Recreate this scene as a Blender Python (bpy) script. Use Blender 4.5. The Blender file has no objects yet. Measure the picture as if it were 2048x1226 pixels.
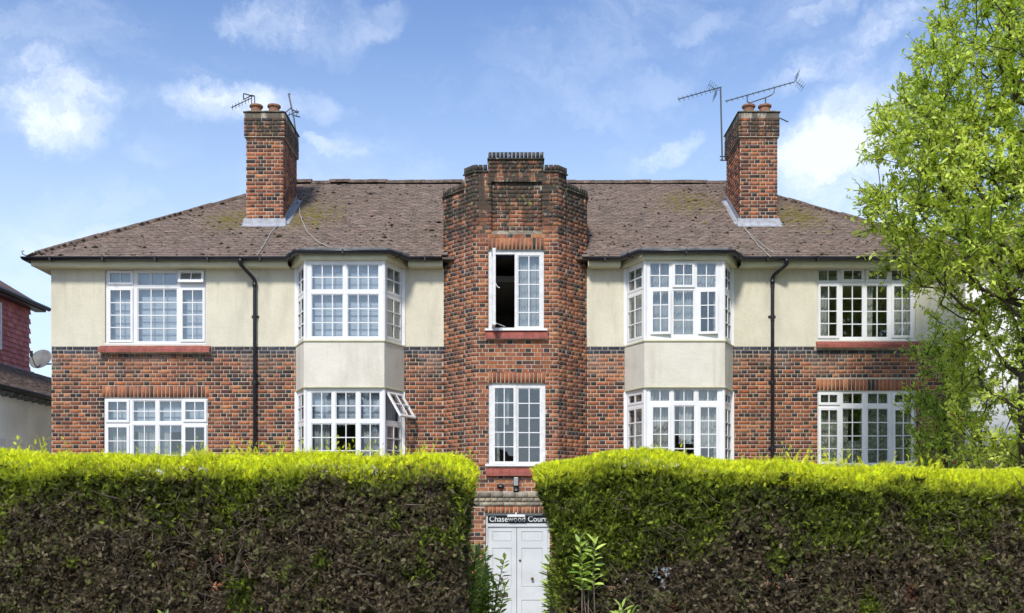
import bpy, math, random
import numpy as np
from mathutils import Vector, Matrix

R = math.radians
random.seed(7)
rng = np.random.default_rng(11)
sc = bpy.context.scene
col = sc.collection

# ---------------------------------------------------------------- camera
CZ, CD, FP, HY, CX = 2.4, 20.0, 2100.0, 1015.0, 1024.0
cam = bpy.data.cameras.new('camera')
camo = bpy.data.objects.new('camera', cam)
col.objects.link(camo)
camo.location = (0, -CD, CZ)
camo.rotation_euler = (R(90), 0, 0)
cam.sensor_width = 36
cam.lens = 36 * FP / 2048
cam.shift_y = (HY - 613) / 2048
cam.clip_end = 2000
sc.camera = camo

# ---------------------------------------------------------------- sun, sky, exposure
SUN_EL, SUN_AZ = R(43), R(-13)          # azimuth from the camera's back towards its left
sd = Vector((math.sin(SUN_AZ) * math.cos(SUN_EL), -math.cos(SUN_AZ) * math.cos(SUN_EL), math.sin(SUN_EL)))
sl = bpy.data.lights.new('sun', 'SUN')
sl.energy = 2.35
sl.angle = R(8)
sl.color = (1, 0.95, 0.86)
so = bpy.data.objects.new('sun', sl)
col.objects.link(so)
so.rotation_euler = sd.to_track_quat('Z', 'Y').to_euler()
so.location = (-10, -20, 30)

sc.view_settings.view_transform = 'Standard'
sc.view_settings.look = 'None'
sc.view_settings.exposure = 0.72
sc.view_settings.gamma = 1
sc.view_settings.use_curve_mapping = False

world = bpy.data.worlds.new('World')
sc.world = world
world.use_nodes = True
wn = world.node_tree
wn.nodes.clear()


class G:
    """tiny node-graph helper"""
    def __init__(s, nt): s.nt = nt
    def n(s, t, **k):
        nd = s.nt.nodes.new(t)
        for a, b in k.items(): setattr(nd, a, b)
        return nd
    def put(s, sock, v):
        if isinstance(v, bpy.types.NodeSocket): s.nt.links.new(v, sock)
        elif isinstance(v, (int, float)) and hasattr(sock.default_value, '__len__'):
            sock.default_value = [v] * len(sock.default_value)
        elif isinstance(v, (tuple, list)) and len(v) == 3 and len(sock.default_value) == 4: sock.default_value = (*v, 1)
        else: sock.default_value = v
    def math(s, op, a, b=0.0, c=None, clamp=False):
        nd = s.n('ShaderNodeMath', operation=op, use_clamp=clamp)
        s.put(nd.inputs[0], a); s.put(nd.inputs[1], b)
        if c is not None: s.put(nd.inputs[2], c)
        return nd.outputs[0]
    def vmath(s, op, a, b=(0, 0, 0), out=0):
        nd = s.n('ShaderNodeVectorMath', operation=op)
        s.put(nd.inputs[0], a); s.put(nd.inputs[1], b)
        return nd.outputs[out]
    def mix(s, f, a, b, mode='MIX'):
        nd = s.n('ShaderNodeMix', data_type='RGBA', blend_type=mode)
        s.put(nd.inputs[0], f); s.put(nd.inputs[6], a); s.put(nd.inputs[7], b)
        return nd.outputs[2]
    def noise(s, vec, scale, detail=4, rough=.55, col=False, dist=0.0):
        nd = s.n('ShaderNodeTexNoise')
        if vec is not None: s.put(nd.inputs['Vector'], vec)
        nd.inputs['Scale'].default_value = scale
        nd.inputs['Detail'].default_value = detail
        nd.inputs['Roughness'].default_value = rough
        nd.inputs['Distortion'].default_value = dist
        return nd.outputs['Color' if col else 'Fac']
    def ss(s, v, a, b, lo=0.0, hi=1.0):
        nd = s.n('ShaderNodeMapRange', interpolation_type='SMOOTHSTEP')
        s.put(nd.inputs[0], v)
        for i, q in enumerate((a, b, lo, hi)): nd.inputs[i + 1].default_value = q
        return nd.outputs[0]


g = G(wn)
sky = g.n('ShaderNodeTexSky')
sky.sky_type = 'NISHITA'
sky.sun_disc = False
sky.sun_elevation = SUN_EL
sky.sun_rotation = math.atan2(sd.x, sd.y)
sky.altitude = 100
sky.air_density = 1.0
sky.dust_density = 0.6
sky.ozone_density = 2.6
tc = g.n('ShaderNodeTexCoord')
dirv = tc.outputs['Generated']
wob = g.vmath('SCALE', g.vmath('SUBTRACT', g.noise(dirv, 7.0, 9, .68, True), (.5, .5, .5)))
wob.node.inputs['Scale'].default_value = .11
dw = g.vmath('ADD', dirv, wob)


def blob(px, py, rx, ry, amp, tilt=0.0):
    """one cloud at a bearing in the sky"""
    c = Vector((px - CX, FP, HY - py)).normalized()
    right = c.cross(Vector((0, 0, 1))).normalized()
    up = right.cross(c)
    ct, st = math.cos(tilt), math.sin(tilt)
    r2 = right * ct + up * st
    u2 = up * ct - right * st
    k = FP
    d = g.vmath('SUBTRACT', dw, tuple(c))
    a = g.math('MULTIPLY', g.vmath('DOT_PRODUCT', d, tuple(r2), 1), k / rx)
    b = g.math('MULTIPLY', g.vmath('DOT_PRODUCT', d, tuple(u2), 1), k / ry)
    q = g.math('ADD', g.math('MULTIPLY', a, a), g.math('MULTIPLY', b, b))
    e = g.math('ABSOLUTE', g.vmath('DOT_PRODUCT', d, tuple(c), 1))
    q = g.math('ADD', q, g.math('MULTIPLY', e, 3.0))
    return g.ss(q, 1.5, 0.0, 0.0, amp)


blobs = [(130, 190, 100, 80, .85, -.6), (45, 100, 60, 45, .5, -.5), (30, 200, 60, 60, .35, 0), (110, 250, 50, 40, .4, 0), (265, 195, 55, 32, .45, 0), (450, 205, 120, 45, .9, .15), (335, 300, 65, 32, .3, .3),
         (668, 298, 62, 24, .7, -.2), (520, 20, 80, 36, .6, .3), (640, 30, 70, 50, .35, 0),
         (1690, 95, 150, 42, .95, .3), (1700, 250, 130, 85, .7, .5), (1640, 330, 90, 90, .65, .5), (1790, 330, 120, 110, .65, .2),
         (1340, 300, 85, 26, .7, .25), (1300, 180, 90, 30, .2, .2), (1640, 20, 80, 22, .45, .2), (160, 20, 60, 30, .3, 0),
         (100, 480, 230, 40, .5, 0), (740, 20, 70, 30, .3, .2), (620, 190, 55, 34, .35, 0), (1400, 30, 80, 24, .25, .3)]
m = None
for b in blobs:
    o = blob(*b)
    m = o if m is None else g.math('ADD', m, o)
# scattered cloud over the rest of the sky
gen = g.ss(g.noise(g.vmath('MULTIPLY', dw, (1.5, 1.5, 4.2)), 2.4, 10, .64, dist=.4), .47, .74, 0, .75)
sepd = g.n('ShaderNodeSeparateXYZ'); g.put(sepd.inputs[0], dirv)
frontal = g.ss(sepd.outputs[1], .45, .75, 1.0, .50)
gen = g.math('MULTIPLY', gen, frontal)
m = g.math('MULTIPLY', m, g.ss(g.noise(g.vmath('MULTIPLY', dw, (1, 1, 1.7)), 8.5, 10, .66), .34, .66, .12, 1.12))
m = g.math('MAXIMUM', m, gen, clamp=True)
skyc = g.mix(1.0, sky.outputs[0], (.90, .97, 1.12), 'MULTIPLY')
hz = g.ss(sepd.outputs[2], .05, .48, .80, 0.0)
skyc = g.mix(hz, skyc, (5.0, 6.0, 7.0))
skyc = g.mix(g.math('MULTIPLY', m, .8), skyc, (6.4, 6.9, 7.7))
bg = g.n('ShaderNodeBackground')
g.put(bg.inputs[0], skyc)
bg.inputs[1].default_value = 0.105
wo = g.n('ShaderNodeOutputWorld')
wn.links.new(bg.outputs[0], wo.inputs[0])


# ---------------------------------------------------------------- helpers
def PX(px, y): return (px - CX) * (CD + y) / FP
def PZ(py, y): return CZ + (HY - py) * (CD + y) / FP


WORLD = {}


def link(o, parent=None, loc=(0, 0, 0)):
    col.objects.link(o)
    o.location = Vector(loc)
    if parent is not None:
        o.parent = parent
        o.location = Vector(loc) - WORLD[parent]
    WORLD[o] = Vector(loc)
    return o


def tag(o, label, cat, group=None, kind=None):
    o['label'] = label
    if cat: o['category'] = cat
    if group: o['group'] = group
    if kind: o['kind'] = kind
    return o


def thing(name, label, cat, loc=(0, 0, 0), group=None):
    o = bpy.data.objects.new(name, None)
    o.empty_display_size = .3
    link(o, None, loc)
    return tag(o, label, cat, group)


def npmesh(name, V, F, mat, tint=None, smooth=False):
    """V (n,3); F (m,k) constant k; tint (m,3)"""
    V = np.asarray(V, dtype=np.float32); F = np.asarray(F, dtype=np.int32)
    me = bpy.data.meshes.new(name)
    k = F.shape[1]
    me.vertices.add(len(V)); me.vertices.foreach_set('co', V.ravel())
    me.loops.add(F.size); me.loops.foreach_set('vertex_index', F.ravel())
    me.polygons.add(len(F))
    me.polygons.foreach_set('loop_start', np.arange(0, F.size, k, dtype=np.int32))
    me.polygons.foreach_set('loop_total', np.full(len(F), k, dtype=np.int32))
    if smooth: me.polygons.foreach_set('use_smooth', np.ones(len(F), dtype=bool))
    if tint is not None:
        a = me.attributes.new('tint', 'FLOAT_COLOR', 'FACE')
        c = np.ones((len(F), 4), dtype=np.float32); c[:, :3] = tint
        a.data.foreach_set('color', c.ravel())
    me.materials.append(mat)
    me.update(calc_edges=True)
    me.validate()
    return me


def npobj(name, V, F, mat, parent=None, tint=None, smooth=False, kind=None, origin=(0, 0, 0)):
    V = np.asarray(V, dtype=np.float64) - np.asarray(origin)
    o = bpy.data.objects.new(name, npmesh(name, V, F, mat, tint, smooth))
    link(o, parent, origin)
    if kind: o['kind'] = kind
    return o


QB = np.array([[0, 1, 3, 2], [4, 6, 7, 5], [0, 4, 5, 1], [2, 3, 7, 6], [0, 2, 6, 4], [1, 5, 7, 3]])


class MB:
    """collects quads and triangles into one mesh"""
    def __init__(s): s.v = []; s.f = []; s.t = []
    def add(s, vs, fs, t=None):
        n = len(s.v); s.v += [tuple(p) for p in vs]
        for f in fs: s.f.append(tuple(i + n for i in f)); s.t.append(t)
    def obox(s, c, a, b, d, t=None):
        c, a, b, d = map(Vector, (c, a, b, d))
        vs = [c + i * a + j * b + k * d for i in (-1, 1) for j in (-1, 1) for k in (-1, 1)]
        if a.cross(b).dot(d) < 0: s.add(vs, [tuple(q) for q in QB], t)
        else: s.add(vs, [tuple(q[::-1]) for q in QB], t)
    def box(s, x0, x1, y0, y1, z0, z1, t=None):
        s.obox(((x0 + x1) / 2, (y0 + y1) / 2, (z0 + z1) / 2), ((x1 - x0) / 2, 0, 0), (0, (y1 - y0) / 2, 0), (0, 0, (z1 - z0) / 2), t)
    def fbox(s, F, u0, u1, v0, v1, n0, n1, t=None):
        c = F.p((u0 + u1) / 2, (v0 + v1) / 2, (n0 + n1) / 2)
        s.obox(c, F.U * (u1 - u0) / 2, F.V * (v1 - v0) / 2, F.N * (n1 - n0) / 2, t)
    def tube(s, pts, r, seg=8, cap=True):
        pts = [Vector(p) for p in pts]
        rs = r if isinstance(r, (list, tuple)) else [r] * len(pts)
        n0 = len(s.v); up = Vector((0, 0, 1))
        prev = None
        for i, p in enumerate(pts):
            if i == 0: d = pts[1] - p
            elif i == len(pts) - 1: d = p - pts[i - 1]
            else: d = (pts[i + 1] - p).normalized() + (p - pts[i - 1]).normalized()
            d.normalize()
            if prev is None:
                a = d.cross(up if abs(d.z) < .9 else Vector((1, 0, 0))).normalized()
            else:
                a = (prev - d * prev.dot(d)).normalized()
            prev = a
            b = d.cross(a)
            for k in range(seg):
                w = 2 * math.pi * k / seg
                s.v.append(tuple(p + (a * math.cos(w) + b * math.sin(w)) * rs[i]))
        for i in range(len(pts) - 1):
            for k in range(seg):
                k2 = (k + 1) % seg
                s.f.append((n0 + i * seg + k, n0 + i * seg + k2, n0 + (i + 1) * seg + k2, n0 + (i + 1) * seg + k)); s.t.append(None)
        if cap:
            s.f.append(tuple(n0 + k for k in range(seg))[::-1]); s.t.append(None)
            e = n0 + (len(pts) - 1) * seg
            s.f.append(tuple(e + k for k in range(seg))); s.t.append(None)
    def lathe(s, c, prof, seg=16):
        n0 = len(s.v)
        for r, z in prof:
            for k in range(seg):
                w = 2 * math.pi * k / seg
                s.v.append((c[0] + r * math.cos(w), c[1] + r * math.sin(w), c[2] + z))
        for i in range(len(prof) - 1):
            for k in range(seg):
                k2 = (k + 1) % seg
                s.f.append((n0 + i * seg + k, n0 + i * seg + k2, n0 + (i + 1) * seg + k2, n0 + (i + 1) * seg + k)); s.t.append(None)
    def prism(s, poly, z0, z1, t=None):
        n = len(poly)
        vs = [(x, y, z0) for x, y in poly] + [(x, y, z1) for x, y in poly]
        fs = [tuple(range(n))[::-1], tuple(range(n, 2 * n))] + [(i, (i + 1) % n, n + (i + 1) % n, n + i) for i in range(n)]
        s.add(vs, fs, t)
    def panel(s, F, u0, u1, v0, v1, nf, nb, holes=(), t=None):
        us = sorted({u0, u1, *[min(max(h[i], u0), u1) for h in holes for i in (0, 1)]})
        vs = sorted({v0, v1, *[min(max(h[i], v0), v1) for h in holes for i in (2, 3)]})
        nu, nv = len(us) - 1, len(vs) - 1
        seen = {}
        def solid(i, j):
            if i < 0 or j < 0 or i >= nu or j >= nv: return False
            cu, cv = (us[i] + us[i + 1]) / 2, (vs[j] + vs[j + 1]) / 2
            return not any(h[0] < cu < h[1] and h[2] < cv < h[3] for h in holes)
        for i in range(nu):
            for j in range(nv):
                if not solid(i, j): continue
                a, b, c, d = us[i], us[i + 1], vs[j], vs[j + 1]
                P = [F.p(a, c, nf), F.p(b, c, nf), F.p(b, d, nf), F.p(a, d, nf), F.p(a, c, nb), F.p(b, c, nb), F.p(b, d, nb), F.p(a, d, nb)]
                fs = [(0, 1, 2, 3), (7, 6, 5, 4)]
                if not solid(i - 1, j): fs.append((0, 3, 7, 4))
                if not solid(i + 1, j): fs.append((1, 5, 6, 2))
                if not solid(i, j - 1): fs.append((0, 4, 5, 1))
                if not solid(i, j + 1): fs.append((3, 2, 6, 7))
                ks = []
                for q in P:
                    kq = (round(q.x, 5), round(q.y, 5), round(q.z, 5))
                    if kq not in seen: seen[kq] = len(s.v); s.v.append(tuple(q))
                    ks.append(seen[kq])
                for f in fs: s.f.append(tuple(ks[w] for w in f)); s.t.append(t)
    def build(s, name, mat, parent=None, origin=(0, 0, 0), smooth=False, bevel=0, kind=None, fix=True):
        me = bpy.data.meshes.new(name)
        o3 = Vector(origin)
        me.from_pydata([tuple(Vector(v) - o3) for v in s.v], [], s.f)
        me.materials.append(mat)
        if any(t is not None for t in s.t):
            a = me.attributes.new('tint', 'FLOAT_COLOR', 'FACE')
            for i, t in enumerate(s.t): a.data[i].color = (*(t or (1, 1, 1)), 1)
        if smooth:
            for p in me.polygons: p.use_smooth = True
        me.update()
        o = bpy.data.objects.new(name, me)
        link(o, parent, origin)
        if bevel:
            bm = o.modifiers.new('b', 'BEVEL'); bm.width = bevel; bm.segments = 2; bm.limit_method = 'ANGLE'
        if kind: o['kind'] = kind
        return o


def build_each(mb, name, mat, parent=None, **k):
    """one object per separate piece collected in mb"""
    par = list(range(len(mb.v)))
    def find(a):
        while par[a] != a: par[a] = par[par[a]]; a = par[a]
        return a
    for f in mb.f:
        for i in f[1:]: par[find(i)] = find(f[0])
    groups = {}
    for f, t in zip(mb.f, mb.t): groups.setdefault(find(f[0]), []).append((f, t))
    out = []
    for fs in groups.values():
        m2 = MB(); idx = {}
        for f, t in fs:
            for i in f:
                if i not in idx: idx[i] = len(m2.v); m2.v.append(mb.v[i])
            m2.f.append(tuple(idx[i] for i in f)); m2.t.append(t)
        out.append(m2.build(name, mat, parent, **k))
    return out


class Fr:
    """frame: u along the face, v up, n outward"""
    def __init__(s, O, U, V=(0, 0, 1), N=None):
        s.O, s.U, s.V = Vector(O), Vector(U).normalized(), Vector(V).normalized()
        s.N = Vector(N).normalized() if N is not None else s.U.cross(s.V)
    def p(s, u, v, n=0): return s.O + s.U * u + s.V * v + s.N * n
    def top_hung(s, u, v, n, a):
        V = s.V * math.cos(a) - s.N * math.sin(a)
        return Fr(s.p(u, v, n), s.U, V)
    def side_hung(s, u, v, n, a):   # hinge on the low-u side
        U = s.U * math.cos(a) + s.N * math.sin(a)
        return Fr(s.p(u, v, n), U, s.V)


# ---------------------------------------------------------------- materials
def mat(name, color=(.5, .5, .5), rough=.8, tint=False, noise=None, bump=None, metal=0.0, spec=.35, fine=None, extra=None, trans=0.0, add=False):
    m = bpy.data.materials.new(name)
    m.use_nodes = True
    nt = m.node_tree
    nt.nodes.clear()
    g = G(nt)
    pos = g.n('ShaderNodeNewGeometry').outputs['Position']
    if tint:
        at = g.n('ShaderNodeAttribute', attribute_name='tint')
        c = at.outputs['Color']
    else:
        rgb = g.n('ShaderNodeRGB'); rgb.outputs[0].default_value = (*color, 1); c = rgb.outputs[0]
    for nz in (noise, fine):
        if nz:
            f = g.ss(g.noise(pos, nz[0], 5, .6), .3, .7, 1 - nz[1], 1 + nz[1])
            v = g.n('ShaderNodeCombineXYZ')
            for i in range(3): g.put(v.inputs[i], f)
            c = g.mix(1.0, c, v.outputs[0], 'MULTIPLY')
    if extra: c = extra(g, pos, c)
    b = g.n('ShaderNodeBsdfPrincipled')
    g.put(b.inputs['Base Color'], c)
    b.inputs['Roughness'].default_value = rough
    b.inputs['Metallic'].default_value = metal
    b.inputs['Specular IOR Level'].default_value = spec
    if bump:
        bn = g.n('ShaderNodeBump')
        bn.inputs['Strength'].default_value = bump[1]
        bn.inputs['Distance'].default_value = bump[2] if len(bump) > 2 else .01
        g.put(bn.inputs['Height'], g.noise(pos, bump[0], 5, .65))
        g.put(b.inputs['Normal'], bn.outputs[0])
    out = g.n('ShaderNodeOutputMaterial')
    if trans:
        tr = g.n('ShaderNodeBsdfTranslucent')
        g.put(tr.inputs[0], g.mix(1.0, c, (1.25, 1.2, .6), 'MULTIPLY'))
        if add:
            mx = g.n('ShaderNodeAddShader')
            c8 = g.mix(1.0, c, (.74, .74, .74), 'MULTIPLY')
            g.put(b.inputs['Base Color'], c8); g.put(tr.inputs[0], g.mix(1.0, c8, (.95, .95, .5), 'MULTIPLY'))
            nt.links.new(b.outputs[0], mx.inputs[0]); nt.links.new(tr.outputs[0], mx.inputs[1])
        else:
            mx = g.n('ShaderNodeMixShader'); mx.inputs[0].default_value = trans
            nt.links.new(b.outputs[0], mx.inputs[1]); nt.links.new(tr.outputs[0], mx.inputs[2])
        nt.links.new(mx.outputs[0], out.inputs[0])
    else:
        nt.links.new(b.outputs[0], out.inputs[0])
    return m


def zmask(g, pos, z0, z1):
    s = g.n('ShaderNodeSeparateXYZ'); g.put(s.inputs[0], pos)
    return g.ss(s.outputs[2], z0, z1)


def effl(g, pos, c):      # lime bloom and soot on the old wall
    k = g.math('MULTIPLY', g.math('SUBTRACT', zmask(g, pos, 4.75, 5.3), zmask(g, pos, 5.318, 5.324)), g.ss(g.noise(pos, 1.7, 4), .42, .62))
    c = g.mix(g.math('MULTIPLY', k, .5), c, (.34, .28, .23))
    k2 = g.ss(g.noise(pos, .9, 5, .65), .5, .75, 0, .4)
    return g.mix(k2, c, (.11, .075, .06))


def lichen(z0, z1, amt):
    def f(g, pos, c):
        st = g.vmath('MULTIPLY', pos, (1, 1, .28))
        k = g.math('MULTIPLY', zmask(g, pos, z0, z1), g.ss(g.noise(st, 5.0, 5, .66), .37, .50))
        c = g.mix(g.math('MULTIPLY', k, amt), c, (.045, .042, .032))
        l = g.math('MULTIPLY', zmask(g, pos, z0 - .4, z1), g.ss(g.noise(pos, 13, 4, .6), .60, .68))
        c = g.mix(g.math('MULTIPLY', l, .75), c, (.33, .33, .27))
        y = g.math('MULTIPLY', zmask(g, pos, z0 - .3, z0 + .3), g.ss(g.noise(pos, 7, 4, .6), .62, .7))
        return g.mix(g.math('MULTIPLY', y, .6), c, (.30, .25, .08))
    return f


def stucco_x(g, pos, c):
    st = g.vmath('MULTIPLY', pos, (1, 1, .22))
    k = g.ss(g.noise(st, 2.4, 7, .66), .45, .72, 0, .55)
    c = g.mix(k, c, (.43, .40, .31))
    dr = g.ss(g.noise(g.vmath('MULTIPLY', pos, (9, 9, .35)), 1.0, 4, .6), .60, .74, 0, .22)
    c = g.mix(dr, c, (.34, .33, .25))
    k2 = g.ss(g.noise(pos, .8, 3, .5), .45, .7, 0, .25)
    return g.mix(k2, c, (.62, .58, .46))


def roof_x(g, pos, c):
    k = g.ss(g.noise(pos, .55, 5, .6), .42, .7, 0, .35)
    c = g.mix(k, c, (.20, .165, .12))
    # yellow-green moss in the damp corners by the two stacks
    for cx, cy, r in ((-5.75, 1.5, .8), (-4.15, 1.75, 1.0), (5.85, 1.75, .95), (3.75, 2.6, .95)):
        d = g.vmath('LENGTH', g.vmath('MULTIPLY', g.vmath('SUBTRACT', pos, (cx, cy, 8.3)), (1, .9, .35)), out=1)
        kk = g.math('MULTIPLY', g.ss(d, r, .1), g.ss(g.noise(pos, 8, 4, .6), .42, .56))
        c = g.mix(g.math('MULTIPLY', kk, .85), c, (.17, .14, .022))
    kl = g.ss(g.noise(pos, 14, 3, .6), .64, .70, 0, .5)
    return g.mix(kl, c, (.30, .27, .22))


M = {}
M['brick'] = mat('brick', tint=True, rough=.88, noise=(9, .22), fine=(60, .25), bump=(70, .5, .006), extra=effl)
M['brick_tower'] = mat('brick_tower', tint=True, rough=.9, noise=(9, .22), fine=(60, .28), bump=(60, .6, .007), extra=lichen(7.3, 8.1, .9))
M['brick_stack'] = mat('brick_stack', tint=True, rough=.9, noise=(9, .22), fine=(60, .3), bump=(60, .6, .007), extra=lichen(9.7, 10.0, .8))
M['mortar'] = mat('mortar', (.45, .375, .29), .95, noise=(4, .25), bump=(90, .5, .004), extra=effl)
M['mortar_tower'] = mat('mortar_tower', (.45, .375, .29), .95, noise=(4, .25), bump=(90, .5, .004), extra=lichen(7.1, 7.7, .92))
M['mortar_stack'] = mat('mortar_stack', (.44, .375, .30), .95, noise=(4, .25), bump=(90, .5, .004), extra=lichen(9.75, 10.1, .8))
M['stucco'] = mat('stucco', (.64, .60, .47), .92, noise=(2.5, .05), fine=(35, .05), bump=(28, .5, .012), extra=stucco_x)
M['stucco_bay'] = mat('stucco_bay', (.66, .625, .54), .92, noise=(2.5, .06), bump=(22, .55, .014), extra=stucco_x)
M['stucco_white'] = mat('stucco_white', (.86, .85, .83), .9, noise=(1.5, .10), bump=(24, .5, .02))
M['tile'] = mat('tile', tint=True, rough=.9, noise=(5, .16), fine=(40, .2), bump=(45, .7, .01), extra=roof_x)
M['hung_tile'] = mat('hung_tile', tint=True, rough=.8, noise=(6, .15), bump=(45, .4, .006))
M['ridge'] = mat('ridge', (.13, .095, .075), .95, noise=(7, .45), fine=(30, .35), bump=(30, .8, .02))
M['lead'] = mat('lead', (.36, .37, .40), .55, noise=(10, .2), bump=(15, .3, .01))
M['lead_dark'] = mat('lead_dark', (.15, .15, .155), .6, noise=(6, .3), bump=(15, .3, .01))
M['black'] = mat('black_plastic', (.014, .015, .019), .33, spec=.5, noise=(8, .3))
M['upvc'] = mat('upvc', (.74, .74, .74), .35, spec=.5, noise=(3, .04))
M['upvc_old'] = mat('white_gloss', (.70, .70, .69), .4, spec=.4, noise=(12, .1))
M['sill'] = mat('sill_tile', (.27, .075, .055), .6, noise=(5, .22), fine=(40, .15), bump=(30, .3, .006))
M['cream_trim'] = mat('cream_trim', (.62, .60, .42), .7, noise=(4, .08))
M['door'] = mat('door_paint', (.58, .60, .61), .42, spec=.4, noise=(3, .06), bump=(20, .1, .004))
M['sign'] = mat('sign_board', (.018, .024, .028), .3, spec=.5)
M['letter'] = mat('sign_letter', (.72, .73, .72), .4)
M['stone'] = mat('pale_brick', tint=True, rough=.9, noise=(9, .25), fine=(50, .25), bump=(50, .6, .008))
M['terracotta'] = mat('terracotta', (.27, .135, .085), .9, noise=(12, .25), bump=(40, .4, .006))
M['flaunch'] = mat('flaunching', (.16, .15, .10), .95, noise=(9, .55), fine=(30, .4), bump=(25, .9, .03))
M['metal'] = mat('aerial_metal', (.10, .105, .11), .5, metal=.7)
M['metal_grey'] = mat('grey_metal', (.32, .32, .32), .5, metal=.3, noise=(10, .15))
M['dish'] = mat('dish_grey', (.15, .15, .155), .6, noise=(6, .25))
M['brass'] = mat('dull_brass', (.16, .12, .08), .45, metal=.8)
M['interior'] = mat('interior_wall', (.40, .38, .33), .9)
M['blind'] = mat('blind_cloth', (.40, .44, .50), .9)
M['curtain'] = mat('curtain_cloth', (.52, .52, .50), .9, trans=.25)
M['net'] = mat('net_cloth', (.50, .52, .54), .9, trans=.3)
M['dark_metal'] = mat('lamp_black', (.02, .02, .022), .4)
M['cable'] = mat('cable_cover', (.45, .43, .38), .6)
M['bark'] = mat('bark', (.085, .065, .05), .95, noise=(7, .4), bump=(25, .9, .03))
M['twig'] = mat('dead_twig', (.13, .10, .075), .95, noise=(9, .4))
M['conifer'] = mat('conifer_leaf', tint=True, rough=.7, spec=.25, trans=.22, add=True)
M['leaf'] = mat('tree_leaf', tint=True, rough=.5, spec=.35, trans=.5, add=True)
M['laurel'] = mat('laurel_leaf', tint=True, rough=.35, spec=.5, trans=.25)
M['moss'] = mat('moss', tint=True, rough=1.0, spec=.1)
M['asphalt'] = mat('asphalt', (.05, .05, .052), .9, noise=(3, .2), bump=(80, .5, .01))
M['paving'] = mat('paving', (.28, .27, .25), .9, noise=(3, .2), bump=(40, .4, .01))
M['soil'] = mat('soil', (.07, .06, .035), 1.0, noise=(2, .4), bump=(8, .8, .05))
M['lawn'] = mat('lawn', (.05, .085, .025), 1.0, noise=(5, .4), bump=(40, .8, .03))
M['gravel'] = mat('pale_gravel', (.42, .38, .31), 1.0, noise=(5, .15), fine=(60, .3), bump=(60, .8, .02))
M['marking'] = mat('marking_paint', (.7, .7, .68), .8, noise=(10, .2))


def lace(g, pos, c):
    v = g.n('ShaderNodeTexVoronoi'); g.put(v.inputs['Vector'], pos); v.inputs['Scale'].default_value = 9.0
    k = g.ss(v.outputs['Distance'], .25, .5)
    n = g.ss(g.noise(pos, 26, 3, .6), .45, .6)
    k = g.math('MULTIPLY', g.math('ADD', k, n), .5)
    return g.mix(k, (.55, .56, .50), (.20, .21, .17))


M['lace'] = mat('lace_cloth', (.5, .5, .5), .95, extra=lace, trans=.2)


def glass_mat():
    m = bpy.data.materials.new('window_glass')
    m.use_nodes = True
    nt = m.node_tree; nt.nodes.clear(); g = G(nt)
    fr = g.n('ShaderNodeFresnel'); fr.inputs[0].default_value = 1.52
    # double glazing: several reflecting surfaces in one unit
    fac = g.math('ADD', g.math('MULTIPLY', fr.outputs[0], 2.4), .09, clamp=True)
    bf = g.n('ShaderNodeNewGeometry').outputs['Backfacing']
    fac = g.math('MULTIPLY', fac, g.math('SUBTRACT', 1.0, bf))
    tr = g.n('ShaderNodeBsdfTransparent'); tr.inputs[0].default_value = (.94, .96, .96, 1)
    gl = g.n('ShaderNodeBsdfGlossy'); gl.inputs['Roughness'].default_value = 0.0
    gl.inputs[0].default_value = (.95, .97, 1, 1)
    bn = g.n('ShaderNodeBump'); bn.inputs['Strength'].default_value = .10; bn.inputs['Distance'].default_value = .01
    g.put(bn.inputs['Height'], g.noise(g.n('ShaderNodeNewGeometry').outputs['Position'], 3.0, 2))
    g.put(gl.inputs['Normal'], bn.outputs[0])
    mx = g.n('ShaderNodeMixShader'); g.put(mx.inputs[0], fac)
    nt.links.new(tr.outputs[0], mx.inputs[1]); nt.links.new(gl.outputs[0], mx.inputs[2])
    out = g.n('ShaderNodeOutputMaterial'); nt.links.new(mx.outputs[0], out.inputs[0])
    return m


M['glass'] = glass_mat()

BR = [np.array(c) for c in [(.34, .118, .052), (.27, .098, .050), (.20, .078, .047), (.125, .054, .040), (.37, .155, .07), (.062, .042, .036), (.040, .037, .040), (.085, .048, .037)]]
BWS = [.23, .26, .20, .12, .09, .04, .01, .05]      # stretchers
BWH = [.12, .13, .12, .14, .06, .17, .12, .14]      # headers: mostly burnt dark
BLUE = [(.050, .056, .078), (.066, .072, .092), (.040, .044, .060), (.085, .085, .10)]


def pick(header, warm=0.0):
    w = list(BWH if header else BWS)
    if warm:
        w = [a * (1 + warm) if i in (0, 1, 4) else a * (1 - warm * .7) if i in (3, 5, 6, 7) else a for i, a in enumerate(w)]
    return random.choices(range(8), w)[0]


BRICKS = {}          # group -> list of (frame, u0,u1,v0,v1, nback, nfront, colour index or tuple)
CZH, JT = .075, .013


def patch(p):
    v = math.sin(p.x * 1.3 + 2.1 * math.sin(p.z * .9 + .4)) + math.sin(p.z * 2.3 + 1.7 * math.sin(p.x * .7 + 1.0)) + .7 * math.sin((p.x + p.y) * 3.9 + p.z * 2.9)
    return max(-.5, min(.75, v * .30))


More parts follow.
